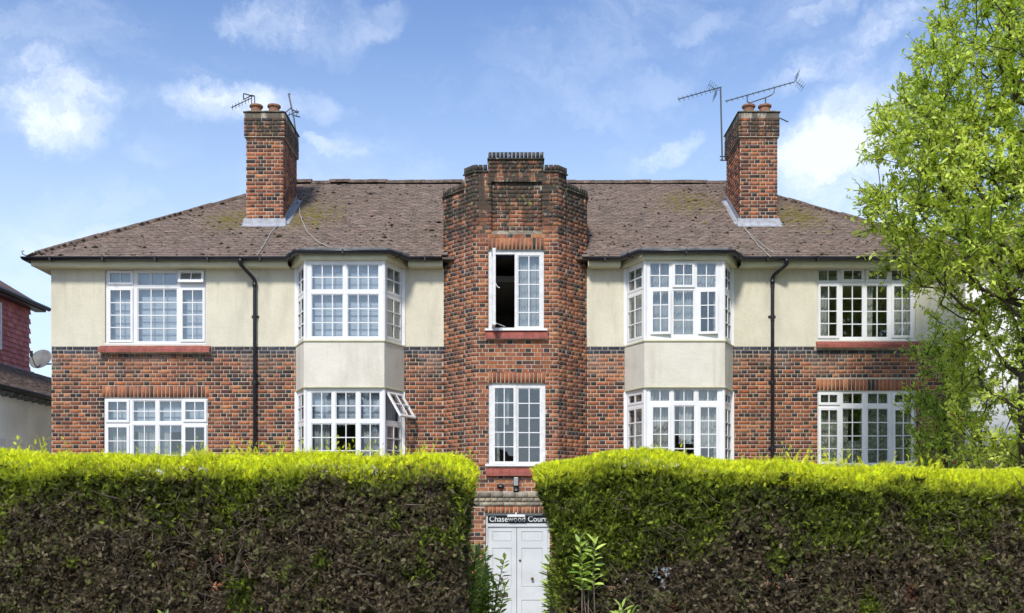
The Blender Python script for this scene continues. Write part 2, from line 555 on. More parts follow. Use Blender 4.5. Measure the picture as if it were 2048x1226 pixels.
def lay(group, F, u0, u1, v0, v1, holes=(), nb=-.09, phase=0, off=0.0, warm=0.0, colour=None, solo=False):
    """Flemish-like bond, one box per brick, joints left open to the recessed mortar"""
    L = BRICKS.setdefault(group, [])
    r0 = int(math.floor(v0 / CZH + 1e-6)) if not off else 0
    r = 0
    z = (math.ceil((v0 - off) / CZH - 1e-6)) * CZH + off
    while z + CZH <= v1 + .02:
        a, b = z + JT / 2, min(z + CZH - JT / 2, v1)
        zc = (a + b) / 2
        iv = [(u0, u1)]
        for h in holes:
            if h[2] - .004 < zc < h[3] + .004:
                nv = []
                for p, q in iv:
                    if h[1] <= p or h[0] >= q: nv.append((p, q)); continue
                    if h[0] > p: nv.append((p, h[0]))
                    if h[1] < q: nv.append((h[1], q))
                iv = nv
        row = int(round((z - off) / CZH))
        u = u0 - 1.0 + ((row % 2) * .169 + phase) % .338 - random.random() * .0
        seq = row % 2
        k = 0
        while u < u1:
            w = .225 if k % 2 == 0 else .1125
            if colour is None and (row % 5 == 0): w = .1125 if True else w
            p, q = u + JT / 2, u + w - JT / 2
            for s0, s1 in iv:
                pp, qq = max(p, s0), min(q, s1)
                if qq - pp > .022:
                    hd = w < .2
                    ci = pick(hd, max(-.5, min(.85, warm + patch(F.p(pp, a)) + .08))) if colour is None else random.choice(colour)
                    pr = max(-.003, random.gauss(0, .0013))
                    full = abs((qq - pp) - (w - JT)) < 1e-4 and abs(b - a - (CZH - JT)) < 1e-4
                    L.append((F, pp, qq, a, b, nb, pr, ci, full and solo, hd))
            u += w; k += 1
        z += CZH; r += 1


def soldiers(group, F, u0, u1, v0, v1, w=.075, nb=-.09, pr=0.0, colour=None, warm=.6):
    L = BRICKS.setdefault(group, [])
    n = max(1, round((u1 - u0) / w)); w = (u1 - u0) / n
    for i in range(n):
        ci = pick(False, warm) if colour is None else random.choice(colour)
        L.append((F, u0 + i * w + JT / 2, u0 + (i + 1) * w - JT / 2, v0, v1, nb, pr + random.gauss(0, .0015), ci, False, False))


def ctint(ci):
    c = BR[ci] if isinstance(ci, int) else np.array(ci)
    return c * random.uniform(.78, 1.22)


def emit(group, parent, matl, solo_parent=None, solo_max=0):
    L = BRICKS.pop(group, [])
    solos = [b for b in L if b[8]]
    if solo_max and len(solos) > solo_max:
        solos.sort(key=lambda b: b[0].p(b[1], b[3]).y * 1.0 + random.random() * .0)
        solos = solos[:solo_max]
    if not solo_max: solos = []
    sid = {id(b) for b in solos}
    V = []; T = []
    for b in L:
        if id(b) in sid: continue
        F, u0, u1, v0, v1, nb, nf, ci = b[:8]
        for u in (u0, u1):
            for v in (v0, v1):
                for n in (nb, nf): V.append(F.p(u, v, n))
        T.append(ctint(ci))
    if V:
        V = np.array(V); n = len(V) // 8
        Fq = (QB[None, :, ::-1] + (np.arange(n) * 8)[:, None, None]).reshape(-1, 4)
        o = npobj('brick_stuff' if False else 'brickwork', V, Fq, matl, parent, np.repeat(np.array(T), 6, axis=0), kind='stuff')
    for b in solos:
        F, u0, u1, v0, v1, nb, nf, ci, _, hd = b
        key = (hd, ci, matl.name, random.randrange(2))
        if key not in CACHE:
            w = (.1125 if hd else .225) - JT
            mb = MB(); mb.obox((w / 2, 0, 0), (w / 2, 0, 0), (0, (CZH - JT) / 2, 0), (0, 0, .05), tuple(ctint(ci)))
            me = bpy.data.meshes.new('brick')
            me.from_pydata(mb.v, [], mb.f); me.materials.append(matl)
            a = me.attributes.new('tint', 'FLOAT_COLOR', 'FACE')
            for i, t in enumerate(mb.t): a.data[i].color = (*t, 1)
            CACHE[key] = me
        o = bpy.data.objects.new('brick', CACHE[key])
        link(o, solo_parent or parent, F.p(u0, (v0 + v1) / 2, nf - .05))
        o.rotation_euler = Matrix((F.U, F.V, F.N)).transposed().to_euler()


CACHE = {}

# value noise for placing foliage
_lat = rng.random((24, 24, 24))


def vnoise(P, s):
    q = np.asarray(P) * s + 100.0
    i = np.floor(q).astype(int); f = q - i; f = f * f * (3 - 2 * f)
    o = 0
    for a in (0, 1):
        for b in (0, 1):
            for c in (0, 1):
                w = (f[:, 0] if a else 1 - f[:, 0]) * (f[:, 1] if b else 1 - f[:, 1]) * (f[:, 2] if c else 1 - f[:, 2])
                o = o + w * _lat[(i[:, 0] + a) % 24, (i[:, 1] + b) % 24, (i[:, 2] + c) % 24]
    return o


def fbm(P, s): return .55 * vnoise(P, s) + .3 * vnoise(P, s * 2.1) + .15 * vnoise(P, s * 4.3)


# ================================================================ GROUND
def sheet(name, x0, x1, y0, y1, z, m):
    mb = MB(); mb.add([(x0, y0, z), (x1, y0, z), (x1, y1, z), (x0, y1, z)], [(0, 1, 2, 3)])
    o = mb.build(name, m); o['kind'] = 'structure'; return o


sheet('ground', -400, 400, -400, 400, -.13, M['soil'])
sheet('road', -200, 200, -26, -12.5, -.126, M['asphalt'])
mb = MB(); mb.box(-60, 60, -12.5, -9.2, -.3, 0)
o = mb.build('pavement', M['paving']); o['kind'] = 'structure'
mb = MB()
for i in range(60): mb.box(-27.5 + i * .915, -27.5 + i * .915 + .905, -12.64, -12.505, -.3, .004)
o = mb.build('kerb', M['paving']); o['kind'] = 'structure'
mb = MB(); mb.box(-30, 30, -9.195, 30, -.3, -.004)
o = mb.build('forecourt', M['gravel']); o['kind'] = 'structure'  # unseen ground, made pale to bounce light onto soffits and facade
mb = MB()
for j in range(13):
    mb.box(-.60, .06, -9.1 + j * .62, -9.1 + j * .62 + .61, -.2, .02 + random.uniform(-.003, .003))
    mb.box(.07, .73, -9.1 + j * .62, -9.1 + j * .62 + .61, -.2, .02 + random.uniform(-.003, .003))
o = mb.build('path', M['paving']); o['kind'] = 'structure'

# ================================================================ MAIN BUILDING
XL, XR = -8.77, 8.63
TL, TR, TC = -1.305, 1.43, .065
EZ = 7.09          # eaves
BL = thing('apartment_building', 'long two-winged brick and cream apartment block with stepped central tower and two tall chimneys', 'building')

FW = Fr((0, 0, 0), (1, 0, 0))
BANDZ0, BANDZ1 = 5.325, 5.465


def px_rect(x0, y0, x1, y1, yp): return (PX(x0, yp), PX(x1, yp), PZ(y1, yp), PZ(y0, yp))


WY = .035
W_LU = px_rect(211.4, 540.8, 413.5, 686.8, WY)
W_LL = px_rect(208.5, 795, 416.5, 946, WY)
W_RU = px_rect(1633.5, 536, 1830, 680.5, WY)
W_RL = px_rect(1634, 781.5, 1832.5, 934, WY)
W_LG = (W_LL[0], W_LL[1], W_LL[2] - 2.42, W_LL[3] - 2.42)
W_RG = (W_RL[0], W_RL[1], W_RL[2] - 2.42, W_RL[3] - 2.42)
BAYL, BAYR = -3.085, 3.175
bayholes = [(c - 1.0, c + 1.0, .2, 6.92) for c in (BAYL, BAYR)]
flat = [W_LU, W_LL, W_RU, W_RL, W_LG, W_RG]

mb = MB()
mb.panel(FW, XL, TL + .02, 0, BANDZ1, -.0045, -.26, flat + bayholes)
mb.panel(FW, TR - .02, XR, 0, BANDZ1, -.0045, -.26, flat + bayholes)
WALL = build_each(mb, 'brick_wall', M['mortar'], BL)[0]
mb = MB()
mb.panel(FW, XL - .006, TL + .02, BANDZ1, 6.95, .006, -.26, flat + bayholes)
mb.panel(FW, TR - .02, XR + .006, BANDZ1, 6.95, .006, -.26, flat + bayholes)
build_each(mb, 'rendered_wall', M['stucco'], BL)

sol = []
for (a, b, c, d), hh in ((W_LL, .22), (W_RL, .22), (W_LG, .22), (W_RG, .22)):
    sol.append((a - .03, b + .03, d, d + hh))
for x0, x1 in ((XL, TL), (TR, XR)):
    lay('main', FW, x0, x1, 0, 5.325, flat + bayholes + sol)
    L0 = [h for h in bayholes + [(W_LU[0] - .14, W_LU[1] + .11, 5, 6), (W_RU[0] - .06, W_RU[1] + .15, 5.40, 6)]]
    lay('main', FW, x0, x1, 5.325, 5.46, L0, colour=BLUE, phase=.05)
for s_ in sol: soldiers('main', FW, s_[0], s_[1], s_[2] + .005, s_[3] - .004)
emit('main', WALL, M['brick'])

# flank and back walls
def flank_x(g, pos, c):
    bt = g.n('ShaderNodeTexBrick')
    s = g.n('ShaderNodeSeparateXYZ'); g.put(s.inputs[0], pos)
    cb = g.n('ShaderNodeCombineXYZ'); g.put(cb.inputs[0], g.math('ADD', s.outputs[0], s.outputs[1])); g.put(cb.inputs[1], s.outputs[2])
    g.put(bt.inputs['Vector'], cb.outputs[0])
    bt.inputs['Scale'].default_value = 1; bt.inputs['Brick Width'].default_value = .225; bt.inputs['Row Height'].default_value = .075
    bt.inputs['Mortar Size'].default_value = .006
    bt.inputs['Color1'].default_value = (.25, .075, .04, 1); bt.inputs['Color2'].default_value = (.09, .04, .03, 1); bt.inputs['Mortar'].default_value = (.36, .3, .22, 1)
    return bt.outputs['Color']


M['flank'] = mat('flank_brick', rough=.9, extra=flank_x)
mb = MB()
mb.box(XL, XL + .25, .26, 7.9, 0, 6.94); mb.box(XR - .25, XR, .26, 7.9, 0, 6.94); mb.box(XL + .25, XR - .25, 7.65, 7.9, 0, 6.94)
build_each(mb, 'flank_wall', M['stucco'], BL)  # out of view; pale render chosen to bounce light at the left neighbour
# floors, ceiling and inner walls seen through the glass
mb = MB()
for z in (2.55, 4.98, 6.75): mb.box(XL + .26, XR - .26, .27, 7.6, z, z + .12)
build_each(mb, 'floor_slab', M['interior'], BL)
mb = MB()
mb.box(XL + .3, XR - .3, 3.6, 3.75, .0, 6.74)
for x in (-6.6 + 1.9, TL - .1, TR + .1, 4.9): mb.box(x - .06, x + .06, .28, 3.59, 0, 6.74)
build_each(mb, 'interior_wall', M['interior'], BL)

# ---------------------------------------------------------------- tower
TP = .72
TFX0, TFX1 = -.70, .84
FT = Fr((0, -TP, 0), (1, 0, 0))
FCL = Fr((TL, 0, 0), (TFX0 - TL, -TP, 0)); CLW = math.hypot(TFX0 - TL, TP)
FCR = Fr((TFX1, -TP, 0), (TR - TFX1, TP, 0)); CRW = math.hypot(TR - TFX1, TP)
FSL = Fr((TL, 2.0, 0), (0, -1, 0)); FSR = Fr((TR, 0, 0), (0, 1, 0))
ty = -TP + .05
T_U = px_rect(976, 500, 1088, 659.5, ty)
T_L = px_rect(976.8, 766.5, 1091, 929.7, ty)
Z3, Z2, Z1 = 8.43, 8.69, 8.92
sU = (T_U[0] - .0, T_U[1] + .0, T_U[3], T_U[3] + .22)
sL = (T_L[0] - .0, T_L[1] + .0, T_L[3], T_L[3] + .215)
REC = (PX(983, -TP), PX(1084, -TP), T_U[3] + .32, 8.39)
silU = (T_U[0] - .05, T_U[1] + .07, T_U[2] - .19, T_U[2])
silL = (T_L[0] - .05, T_L[1] + .07, T_L[2] - .19, T_L[2])
mb = MB()
mb.panel(FT, TFX0, TFX1, 0, Z2 - .11, -.0045, -.24, [T_U, T_L, (-.55, .69, 0, 2.35), REC])
mb.panel(FT, REC[0] - .02, REC[1] + .02, REC[2] - .02, REC[3] + .02, -.0645, -.23)
uL = CLW * .70
mb.panel(FCL, 0, uL, 0, Z3 - .11, -.0045, -.24); mb.panel(FCL, uL, CLW, 0, Z2 - .11, -.0045, -.24)
mb.panel(FCR, CRW - uL, CRW, 0, Z3 - .11, -.0045, -.24); mb.panel(FCR, 0, CRW - uL, 0, Z2 - .11, -.0045, -.24)
mb.panel(FSL, 0, 2.0, 6.6, Z3 - .11, -.0045, -.24); mb.panel(FSR, 0, 2.0, 6.6, Z3 - .11, -.0045, -.24)
t1a, t1b = PX(976, -TP), PX(1087.5, -TP)
mb.box(t1a, t1b, -TP + .012, -TP + .33, Z2 - .13, Z1 - .11)
# returns of the middle tier behind the front, and the flat roof
mb.box(TFX0 - .16, TFX1 + .16, -TP + .26, -TP + .46, Z3 - .2, Z2 - .11)
mb.box(TL + .06, TR - .06, .25, 1.9, 8.0, 8.12)
TOWER = mb.build('tower', M['mortar_tower'], BL)
hT = [T_U, T_L, REC, sU, sL, silU, silL, (-5, 5, 0, 2.68)]
lay('tower_front', FT, TFX0, TFX1, 2.68, Z2 - .11, hT, solo=True, phase=.03, warm=.45)
lay('tower', FT, REC[0], REC[1], REC[2], REC[3], nb=-.2, phase=.1)
for i, b in enumerate(BRICKS['tower']): BRICKS['tower'][i] = (b[0], b[1], b[2], b[3], b[4], -.12, b[6] - .06, b[7], False, b[9])
lay('tower', FCL, 0, uL, 0, Z3 - .11, phase=.08); lay('tower', FCL, uL + .005, CLW, 0, Z2 - .11, phase=.0)
lay('tower', FCR, CRW - uL + .005, CRW, 0, Z3 - .11, phase=.02); lay('tower', FCR, 0, CRW - uL, 0, Z2 - .11, phase=.12)
lay('tower', FSL, 0, 2.0, 6.6, Z3 - .11); lay('tower', FSR, 0, 2.0, 6.6, Z3 - .11)
FT1 = Fr((0, -TP - .004, 0), (1, 0, 0))
lay('tower', FT1, t1a, t1b, 8.55, Z1 - .14)
soldiers('tower', FT, *sU[:2], sU[2] + .004, sU[3] - .004)
soldiers('tower', FT, *sL[:2], sL[2] + .004, sL[3] - .004)
# copings: brick on edge over a thin creasing course
cop = [BR[7], BR[5], BR[3], (.09, .075, .055), (.12, .09, .06)]
cop = [tuple(c) for c in cop]
def coping(F, u0, u1, zt, depth=.22):
    soldiers('tower', F, u0, u1, zt - .105, zt, nb=-depth, pr=.012, colour=cop)
    BRICKS['tower'].append((F, u0 - .012, u1 + .012, zt - .135, zt - .11, -depth, .028, cop[3], False, False))
coping(FT1, t1a, t1b, Z1, .34)
coping(FT, TFX0, t1a - .01, Z2); coping(FT, t1b + .01, TFX1, Z2)
coping(FCL, uL, CLW, Z2); coping(FCL, 0, uL - .01, Z3)
coping(FCR, 0, CRW - uL, Z2); coping(FCR, CRW - uL + .01, CRW, Z3)
coping(FSL, 0, 2.0, Z3); coping(FSR, 0, 2.0, Z3)
emit('tower', TOWER, M['brick_tower'])

# porch block at the foot of the tower with pale string courses
PY = -TP - .13
PX0, PX1 = -.80, .94
FPc = Fr((0, PY, 0), (1, 0, 0))
DOP = (PX(970.5, PY), PX(1100, PY), 0, PZ(1026, PY))
mb = MB()
mb.panel(FPc, PX0, PX1, 0, 2.43, -.0045, -.4, [DOP])
PORCH = mb.build('porch', M['mortar_tower'], BL)
sP = (DOP[0] - .02, DOP[1] + .02, DOP[3], 2.425)
lay('tower_front', FPc, PX0, PX1, 0, 2.43, [DOP, sP], solo=True, phase=.05, warm=.45)
soldiers('porch', FPc, sP[0], sP[1], sP[2] + .004, sP[3])
for u in (0,):
    FR_ = Fr((PX0, -.45, 0), (0, -1, 0)); lay('porch', FR_, 0, abs(PY + .45), 0, 2.43)
    FR2 = Fr((PX1, PY, 0), (0, 1, 0)); lay('porch', FR2, 0, abs(PY + .45), 0, 2.43)
emit('porch', PORCH, M['brick_tower'])
emit('tower_front', TOWER, M['brick_tower'], TOWER, 290)
pal = [(.36, .31, .22), (.30, .26, .19), (.42, .37, .28), (.20, .17, .13), (.26, .23, .18)]
for z0, z1, pr, w in ((2.433, 2.503, .02, .225), (2.509, 2.579, .035, .1125), (2.585, 2.675, .05, .225)):
    soldiers('band', FPc, PX0 - pr * .6, PX1 + pr * .6, z0, z1, w=w, nb=-.2, pr=pr, colour=pal)
BRICKS['band'].append((FPc, PX0, PX1, 2.434, 2.67, -.25, .014, (.36, .3, .22), False, False))
o_ = BRICKS.pop('band')
BRICKS['band'] = o_
emit('band', PORCH, M['stone'])

# ---------------------------------------------------------------- windows
CURT = {}


def pane_rows(F, parent, u0, u1, v0, v1, nc, nr, bar=.018, single=False, nn=-.012):
    """glazing grid and one pane of glass per cell"""
    mb = MB()
    if nc > 1 or nr > 1:
        for i in range(1, nc):
            c = u0 + (u1 - u0) * i / nc
            mb.fbox(F, c - bar / 2, c + bar / 2, v0, v1, nn - .004, nn + .012)
        for j in range(1, nr):
            c = v0 + (v1 - v0) * j / nr
            mb.fbox(F, u0, u1, c - bar / 2, c + bar / 2, nn - .003, nn + .011)
        mb.build('glazing_bar', M['upvc'], parent)
    if single: nc = nr = 1
    for i in range(nc):
        for j in range(nr):
            a = u0 + (u1 - u0) * i / nc; b = u0 + (u1 - u0) * (i + 1) / nc
            c = v0 + (v1 - v0) * j / nr; d = v0 + (v1 - v0) * (j + 1) / nr
            o = bpy.data.objects.new('pane', None)
            ta, tb = random.gauss(0, .0022), random.gauss(0, .0022)
            cc = F.p((a + b) / 2, (c + d) / 2, nn - .008)
            U = (F.U + F.N * ta).normalized(); V = (F.V + F.N * tb).normalized(); N = U.cross(V)
            m2 = MB(); m2.obox(cc, U * ((b - a) / 2 + .004), V * ((d - c) / 2 + .004), N * .002)
            m2.build('pane', M['glass'], parent)
            bpy.data.objects.remove(o)


def window(parent_thing, F, rect, lights, name='window', depth=.07, proud=0.0, drape=None, sillspec=None, single=False, m='upvc', shallow=False):
    """rect and lights in frame units (u0,u1,v0,v1); light = (u0,u1,v0,v1,nc,nr,kind,angle)"""
    mb = MB()
    holes = []
    for L in lights:
        e = .0 if L[6] == 'f' else .03
        holes.append((L[0] - e, L[1] + e, L[2] - e, L[3] + e))
    mb.panel(F, *rect, proud, proud - depth, holes)
    w = mb.build(name, M[m], parent_thing, bevel=.004)
    for L in lights:
        u0, u1, v0, v1, nc, nr, kind, ang = L
        if kind == 'f':
            b = MB()
            b.panel(F, u0, u1, v0, v1, proud - .012, proud - .05, [(u0 + .014, u1 - .014, v0 + .014, v1 - .014)])
            b.build('bead', M[m], w)
            pane_rows(F, w, u0 + .012, u1 - .012, v0 + .012, v1 - .012, nc, nr, single=single, nn=proud - .02)
        else:
            e = .048
            su0, su1, sv0, sv1 = u0 - e, u1 + e, v0 - e, v1 + e
            if kind == 's': FF, ou, ov = F, 0, 0
            elif kind == 't': FF, ou, ov = F.top_hung(0, sv1, proud + .03, ang), 0, sv1
            elif kind == 'h': FF, ou, ov = F.side_hung(su0, 0, proud, ang), su0, 0
            nn = proud if kind == 's' else 0.0
            b = MB()
            b.panel(FF, su0 - ou, su1 - ou, sv0 - ov, sv1 - ov, nn + (.008 if shallow else .026), nn - .03, [(u0 - ou, u1 - ou, v0 - ov, v1 - ov)])
            if kind in 'th':   # weather seal, dark
                pass
            b.build('casement', M[m], w, bevel=.004)
            pane_rows(FF, w, u0 - ou, u1 - ou, v0 - ov, v1 - ov, nc, nr, single=single, nn=nn + (.001 if shallow else .006), bar=.022 if shallow else .018)
            b = MB()
            if kind == 's':
                b.fbox(F, (u0 + u1) / 2 - .035, (u0 + u1) / 2 + .035, v0 - .034, v0 - .018, proud + .028, proud + .034)
    if drape:
        drapes(F, w, rect, drape)
    return w


def drapes(F, w, rect, spec):
    for kind, a, b, c, d in spec:      # fractions of the rect
        u0 = rect[0] + (rect[1] - rect[0]) * a; u1 = rect[0] + (rect[1] - rect[0]) * b
        v0 = rect[2] + (rect[3] - rect[2]) * c; v1 = rect[2] + (rect[3] - rect[2]) * d
        if kind == 'blind':
            mb = MB()
            n = max(2, int((v1 - v0) / .09))
            for i in range(n):
                z0 = v0 + (v1 - v0) * i / n; z1 = v0 + (v1 - v0) * (i + 1) / n
                P = [F.p(u0, z0, -.135), F.p(u1, z0, -.135), F.p(u1, z1 - .001, -.139), F.p(u0, z1 - .001, -.139)]
                P2 = [p - F.N * .002 for p in P]
                mb.add(P + P2, [(0, 1, 2, 3), (7, 6, 5, 4), (0, 4, 5, 1), (3, 2, 6, 7), (0, 3, 7, 4), (1, 5, 6, 2)])
            mb.build('blind', M['blind'], w)
        else:
            n = max(8, int((u1 - u0) / .012)); amp = .022 if kind != 'lace' else .012
            per = .07 if kind == 'curtain' else .055
            ph = random.random() * 6
            V = []; Fq = []
            for i in range(n + 1):
                u = u0 + (u1 - u0) * i / n
                for j, vv in enumerate((v0, (v0 + v1) / 2, v1)):
                    q = amp * (1.2 - .25 * j) * (math.sin(2 * math.pi * u / per + ph) + .5 * math.sin(2 * math.pi * u / (per * 2.7) + 1.3 * ph))
                    V.append(F.p(u + .01 * math.sin(3 * vv), vv, -.15 + q))
            for i in range(n):
                for j in range(2):
                    k = i * 3 + j
                    Fq.append((k, k + 3, k + 4, k + 1))
            V2 = [p - F.N * .002 for p in V]
            nn = len(V)
            Fq2 = [tuple(i + nn for i in f[::-1]) for f in Fq]
            npobj('curtain', np.array(V + V2), np.array(Fq + Fq2), M[kind if kind in ('net', 'lace') else 'curtain'], w, smooth=True)


def L(px0, py0, px1, py1, nc, nr, kind='f', ang=0.0, yp=WY):
    u0, u1, v0, v1 = px_rect(px0, py0, px1, py1, yp)
    return (u0, u1, v0, v1, nc, nr, kind, ang)


FWW = Fr((0, WY, 0), (1, 0, 0))
# left wing, upper window
window(BL, FWW, W_LU, [
    L(221, 547, 261.5, 564.5, 2, 1, 's'), L(275, 545, 354.5, 571, 3, 1), L(364, 547, 404.5, 562, 2, 1, 't', R(13)),
    L(221.8, 581, 261.5, 680, 2, 4, 's'), L(275, 577, 354.5, 684, 3, 4), L(366, 581, 405.5, 679, 2, 4, 's')],
    drape=[('blind', .02, .98, .02, .99)])
# left wing, lower window
lll = [L(217.5, 804, 254, 840, 2, 2, 's'), L(265.5, 801, 311.5, 843.5, 2, 2), L(318, 801, 364, 843.5, 2, 2), L(371.5, 804, 409, 839, 2, 2, 's'),
       L(217.5, 855, 254, 936, 2, 3, 's'), L(265.5, 850, 311.5, 941, 2, 3), L(318, 850, 364, 941, 2, 3), L(371.5, 855, 409, 936, 2, 3, 's')]
window(BL, FWW, W_LL, lll, drape=[('blind', .02, .74, .55, .99), ('net', .02, .24, .02, .55), ('net', .30, .62, .02, .6), ('blind', .76, .98, .68, .99), ('curtain', .52, .60, .02, .6)])
dz = 2.42
window(BL, FWW, W_LG, [(a, b, c - dz, d - dz, nc, nr, k, e) for a, b, c, d, nc, nr, k, e in lll], single=True, drape=[('blind', .02, .98, .02, .99)])
# right wing, upper window
window(BL, FWW, W_RU, [
    L(1636.5, 539, 1676, 562, 2, 1), L(1687, 541.5, 1723, 559, 2, 1, 's'), L(1737, 541.5, 1773, 559, 2, 1, 's'), L(1783, 539, 1825, 562, 2, 1),
    L(1640.5, 573, 1673, 672, 2, 4, 's'), L(1684, 570, 1726, 675, 2, 4), L(1733, 570, 1776, 675, 2, 4), L(1787.5, 573, 1820, 671, 2, 4, 's')],
    drape=[('curtain', .02, .13, .02, .99), ('curtain', .52, .60, .02, .99), ('curtain', .80, .97, .02, .80)])
rll = [L(1641, 790, 1674, 805, 2, 1, 's'), L(1685, 786, 1726, 808, 2, 1), L(1735, 786, 1777, 808, 2, 1), L(1789, 790, 1822.5, 805, 2, 1, 's'),
       L(1641.5, 820.5, 1674, 923, 2, 4, 's'), L(1684.5, 816.5, 1726, 927, 2, 4), L(1735, 816.5, 1777, 927, 2, 4), L(1790, 820.5, 1822, 922, 2, 4, 's')]
window(BL, FWW, W_RL, rll, drape=[('lace', .02, .34, .01, .99), ('lace', .46, .98, .01, .99), ('lace', .32, .47, .01, .35)])
window(BL, FWW, W_RG, [(a, b, c - dz, d - dz, nc, nr, k, e) for a, b, c, d, nc, nr, k, e in rll], single=True, drape=[('net', .02, .98, .02, .99)])
# tower windows
FTW = Fr((0, ty, 0), (1, 0, 0))
def LT(*a): return L(*a, yp=ty)
wt = window(BL, FTW, T_U, [
    LT(991, 512, 1026, 652, 2, 5, 'h', R(86)),
    LT(1035.5, 511, 1080, 654, 2, 5, 'f', 0)], m='upvc_old',
    drape=[('net', .52, .97, .02, .97)])
window(BL, FTW, T_L, [LT(990, 776.5, 1027, 923, 2, 5, 's', 0), LT(1035.5, 776, 1081, 925, 2, 5, 'f', 0)], m='upvc_old',
       drape=[('curtain', .04, .16, .02, .97), ('curtain', .30, .36, .5, .97), ('curtain', .06, .2, .02, .4)])
# window furniture on the open casement
mb = MB()
mb.tube([(PX(993, ty), ty - .40, T_U[2] + .05), (PX(1000, ty), ty - .2, T_U[2] + .06), (PX(1010, ty), ty - .02, T_U[2] + .055)], .008)
mb.tube([(PX(989, ty) + .02, ty - .42, 6.45), (PX(989, ty) + .06, ty - .40, 6.38), (PX(989, ty) + .10, ty - .40, 6.36)], .009)
mb.build('window_stay', M['upvc_old'], wt)


def sill(F, u0, u1, zt, h=.14, out=.11, parent=BL, cap=None):
    """sloping row of quarry tiles; each tile a piece"""
    n = max(3, round((u1 - u0) / .152)); w = (u1 - u0) / n
    base = MB(); base.add([F.p(u0 + .01, zt - .012, -.03), F.p(u1 - .01, zt - .012, -.03), F.p(u1 - .01, zt - h + .02, out - .015), F.p(u0 + .01, zt - h + .02, out - .015),
                           F.p(u0 + .01, zt - h - .01, -.03), F.p(u1 - .01, zt - h - .01, -.03)],
                          [(0, 3, 2, 1), (3, 4, 5, 2), (0, 1, 5, 4), (0, 4, 3), (1, 2, 5)])
    s = base.build('sill', M['mortar'], parent)
    for i in range(n):
        a, b = u0 + i * w + .002, u0 + (i + 1) * w - .002
        t = MB(); lift = random.uniform(0, .003)
        P = [F.p(a, zt + lift, -.02), F.p(b, zt + lift, -.02), F.p(b, zt - h * .62 + lift, out), F.p(a, zt - h * .62 + lift, out)]
        Q = [F.p(a, zt - .02, -.02), F.p(b, zt - .02, -.02), F.p(b, zt - h, out + .004), F.p(a, zt - h, out + .004)]
        t.add(P + Q, [(0, 3, 2, 1), (4, 5, 6, 7), (3, 7, 6, 2), (0, 1, 5, 4), (0, 4, 7, 3), (1, 2, 6, 5)])
        t.build('tile', M['sill'], s)
    return s


sill(FW, PX(200, 0), PX(422, 0), W_LU[2] - .035, .155, .12)
sill(FW, PX(1631, 0), PX(1845, 0), W_RU[2] - .015, .145, .12)
sill(FT, silU[0] + .0, silU[1], T_U[2] - .02, .165, .08)
sill(FT, silL[0] + .0, silL[1], T_L[2] - .04, .165, .08)
sill(FW, W_LG[0] - .05, W_LG[1] + .05, W_LG[2] - .02); sill(FW, W_RG[0] - .05, W_RG[1] + .05, W_RG[2] - .02)
mb = MB()
for F_, r_ in ((FTW, T_U), (FTW, T_L)): mb.fbox(F_, r_[0] - .06, r_[1] + .06, r_[2] - .03, r_[2] + .005, -.02, .10)
mb.fbox(FWW, W_RL[0] - .05, W_RL[1] + .1, W_RL[2] - .04, W_RL[2] + .0, -.02, .09)
mb.fbox(FWW, W_LL[0] - .05, W_LL[1] + .05, W_LL[2] - .04, W_LL[2] + .0, -.02, .09)
mb.fbox(FWW, W_LU[0], W_LU[1], W_LU[2] - .035, W_LU[2] - .002, -.05, .045)
mb.fbox(FWW, W_RU[0], W_RU[1], W_RU[2] - .02, W_RU[2] - .002, -.05, .045)
build_each(mb, 'window_board', M['upvc'], BL, bevel=.004)

# ---------------------------------------------------------------- bays
BP, BWW, BWF = .70, 1.03, .735


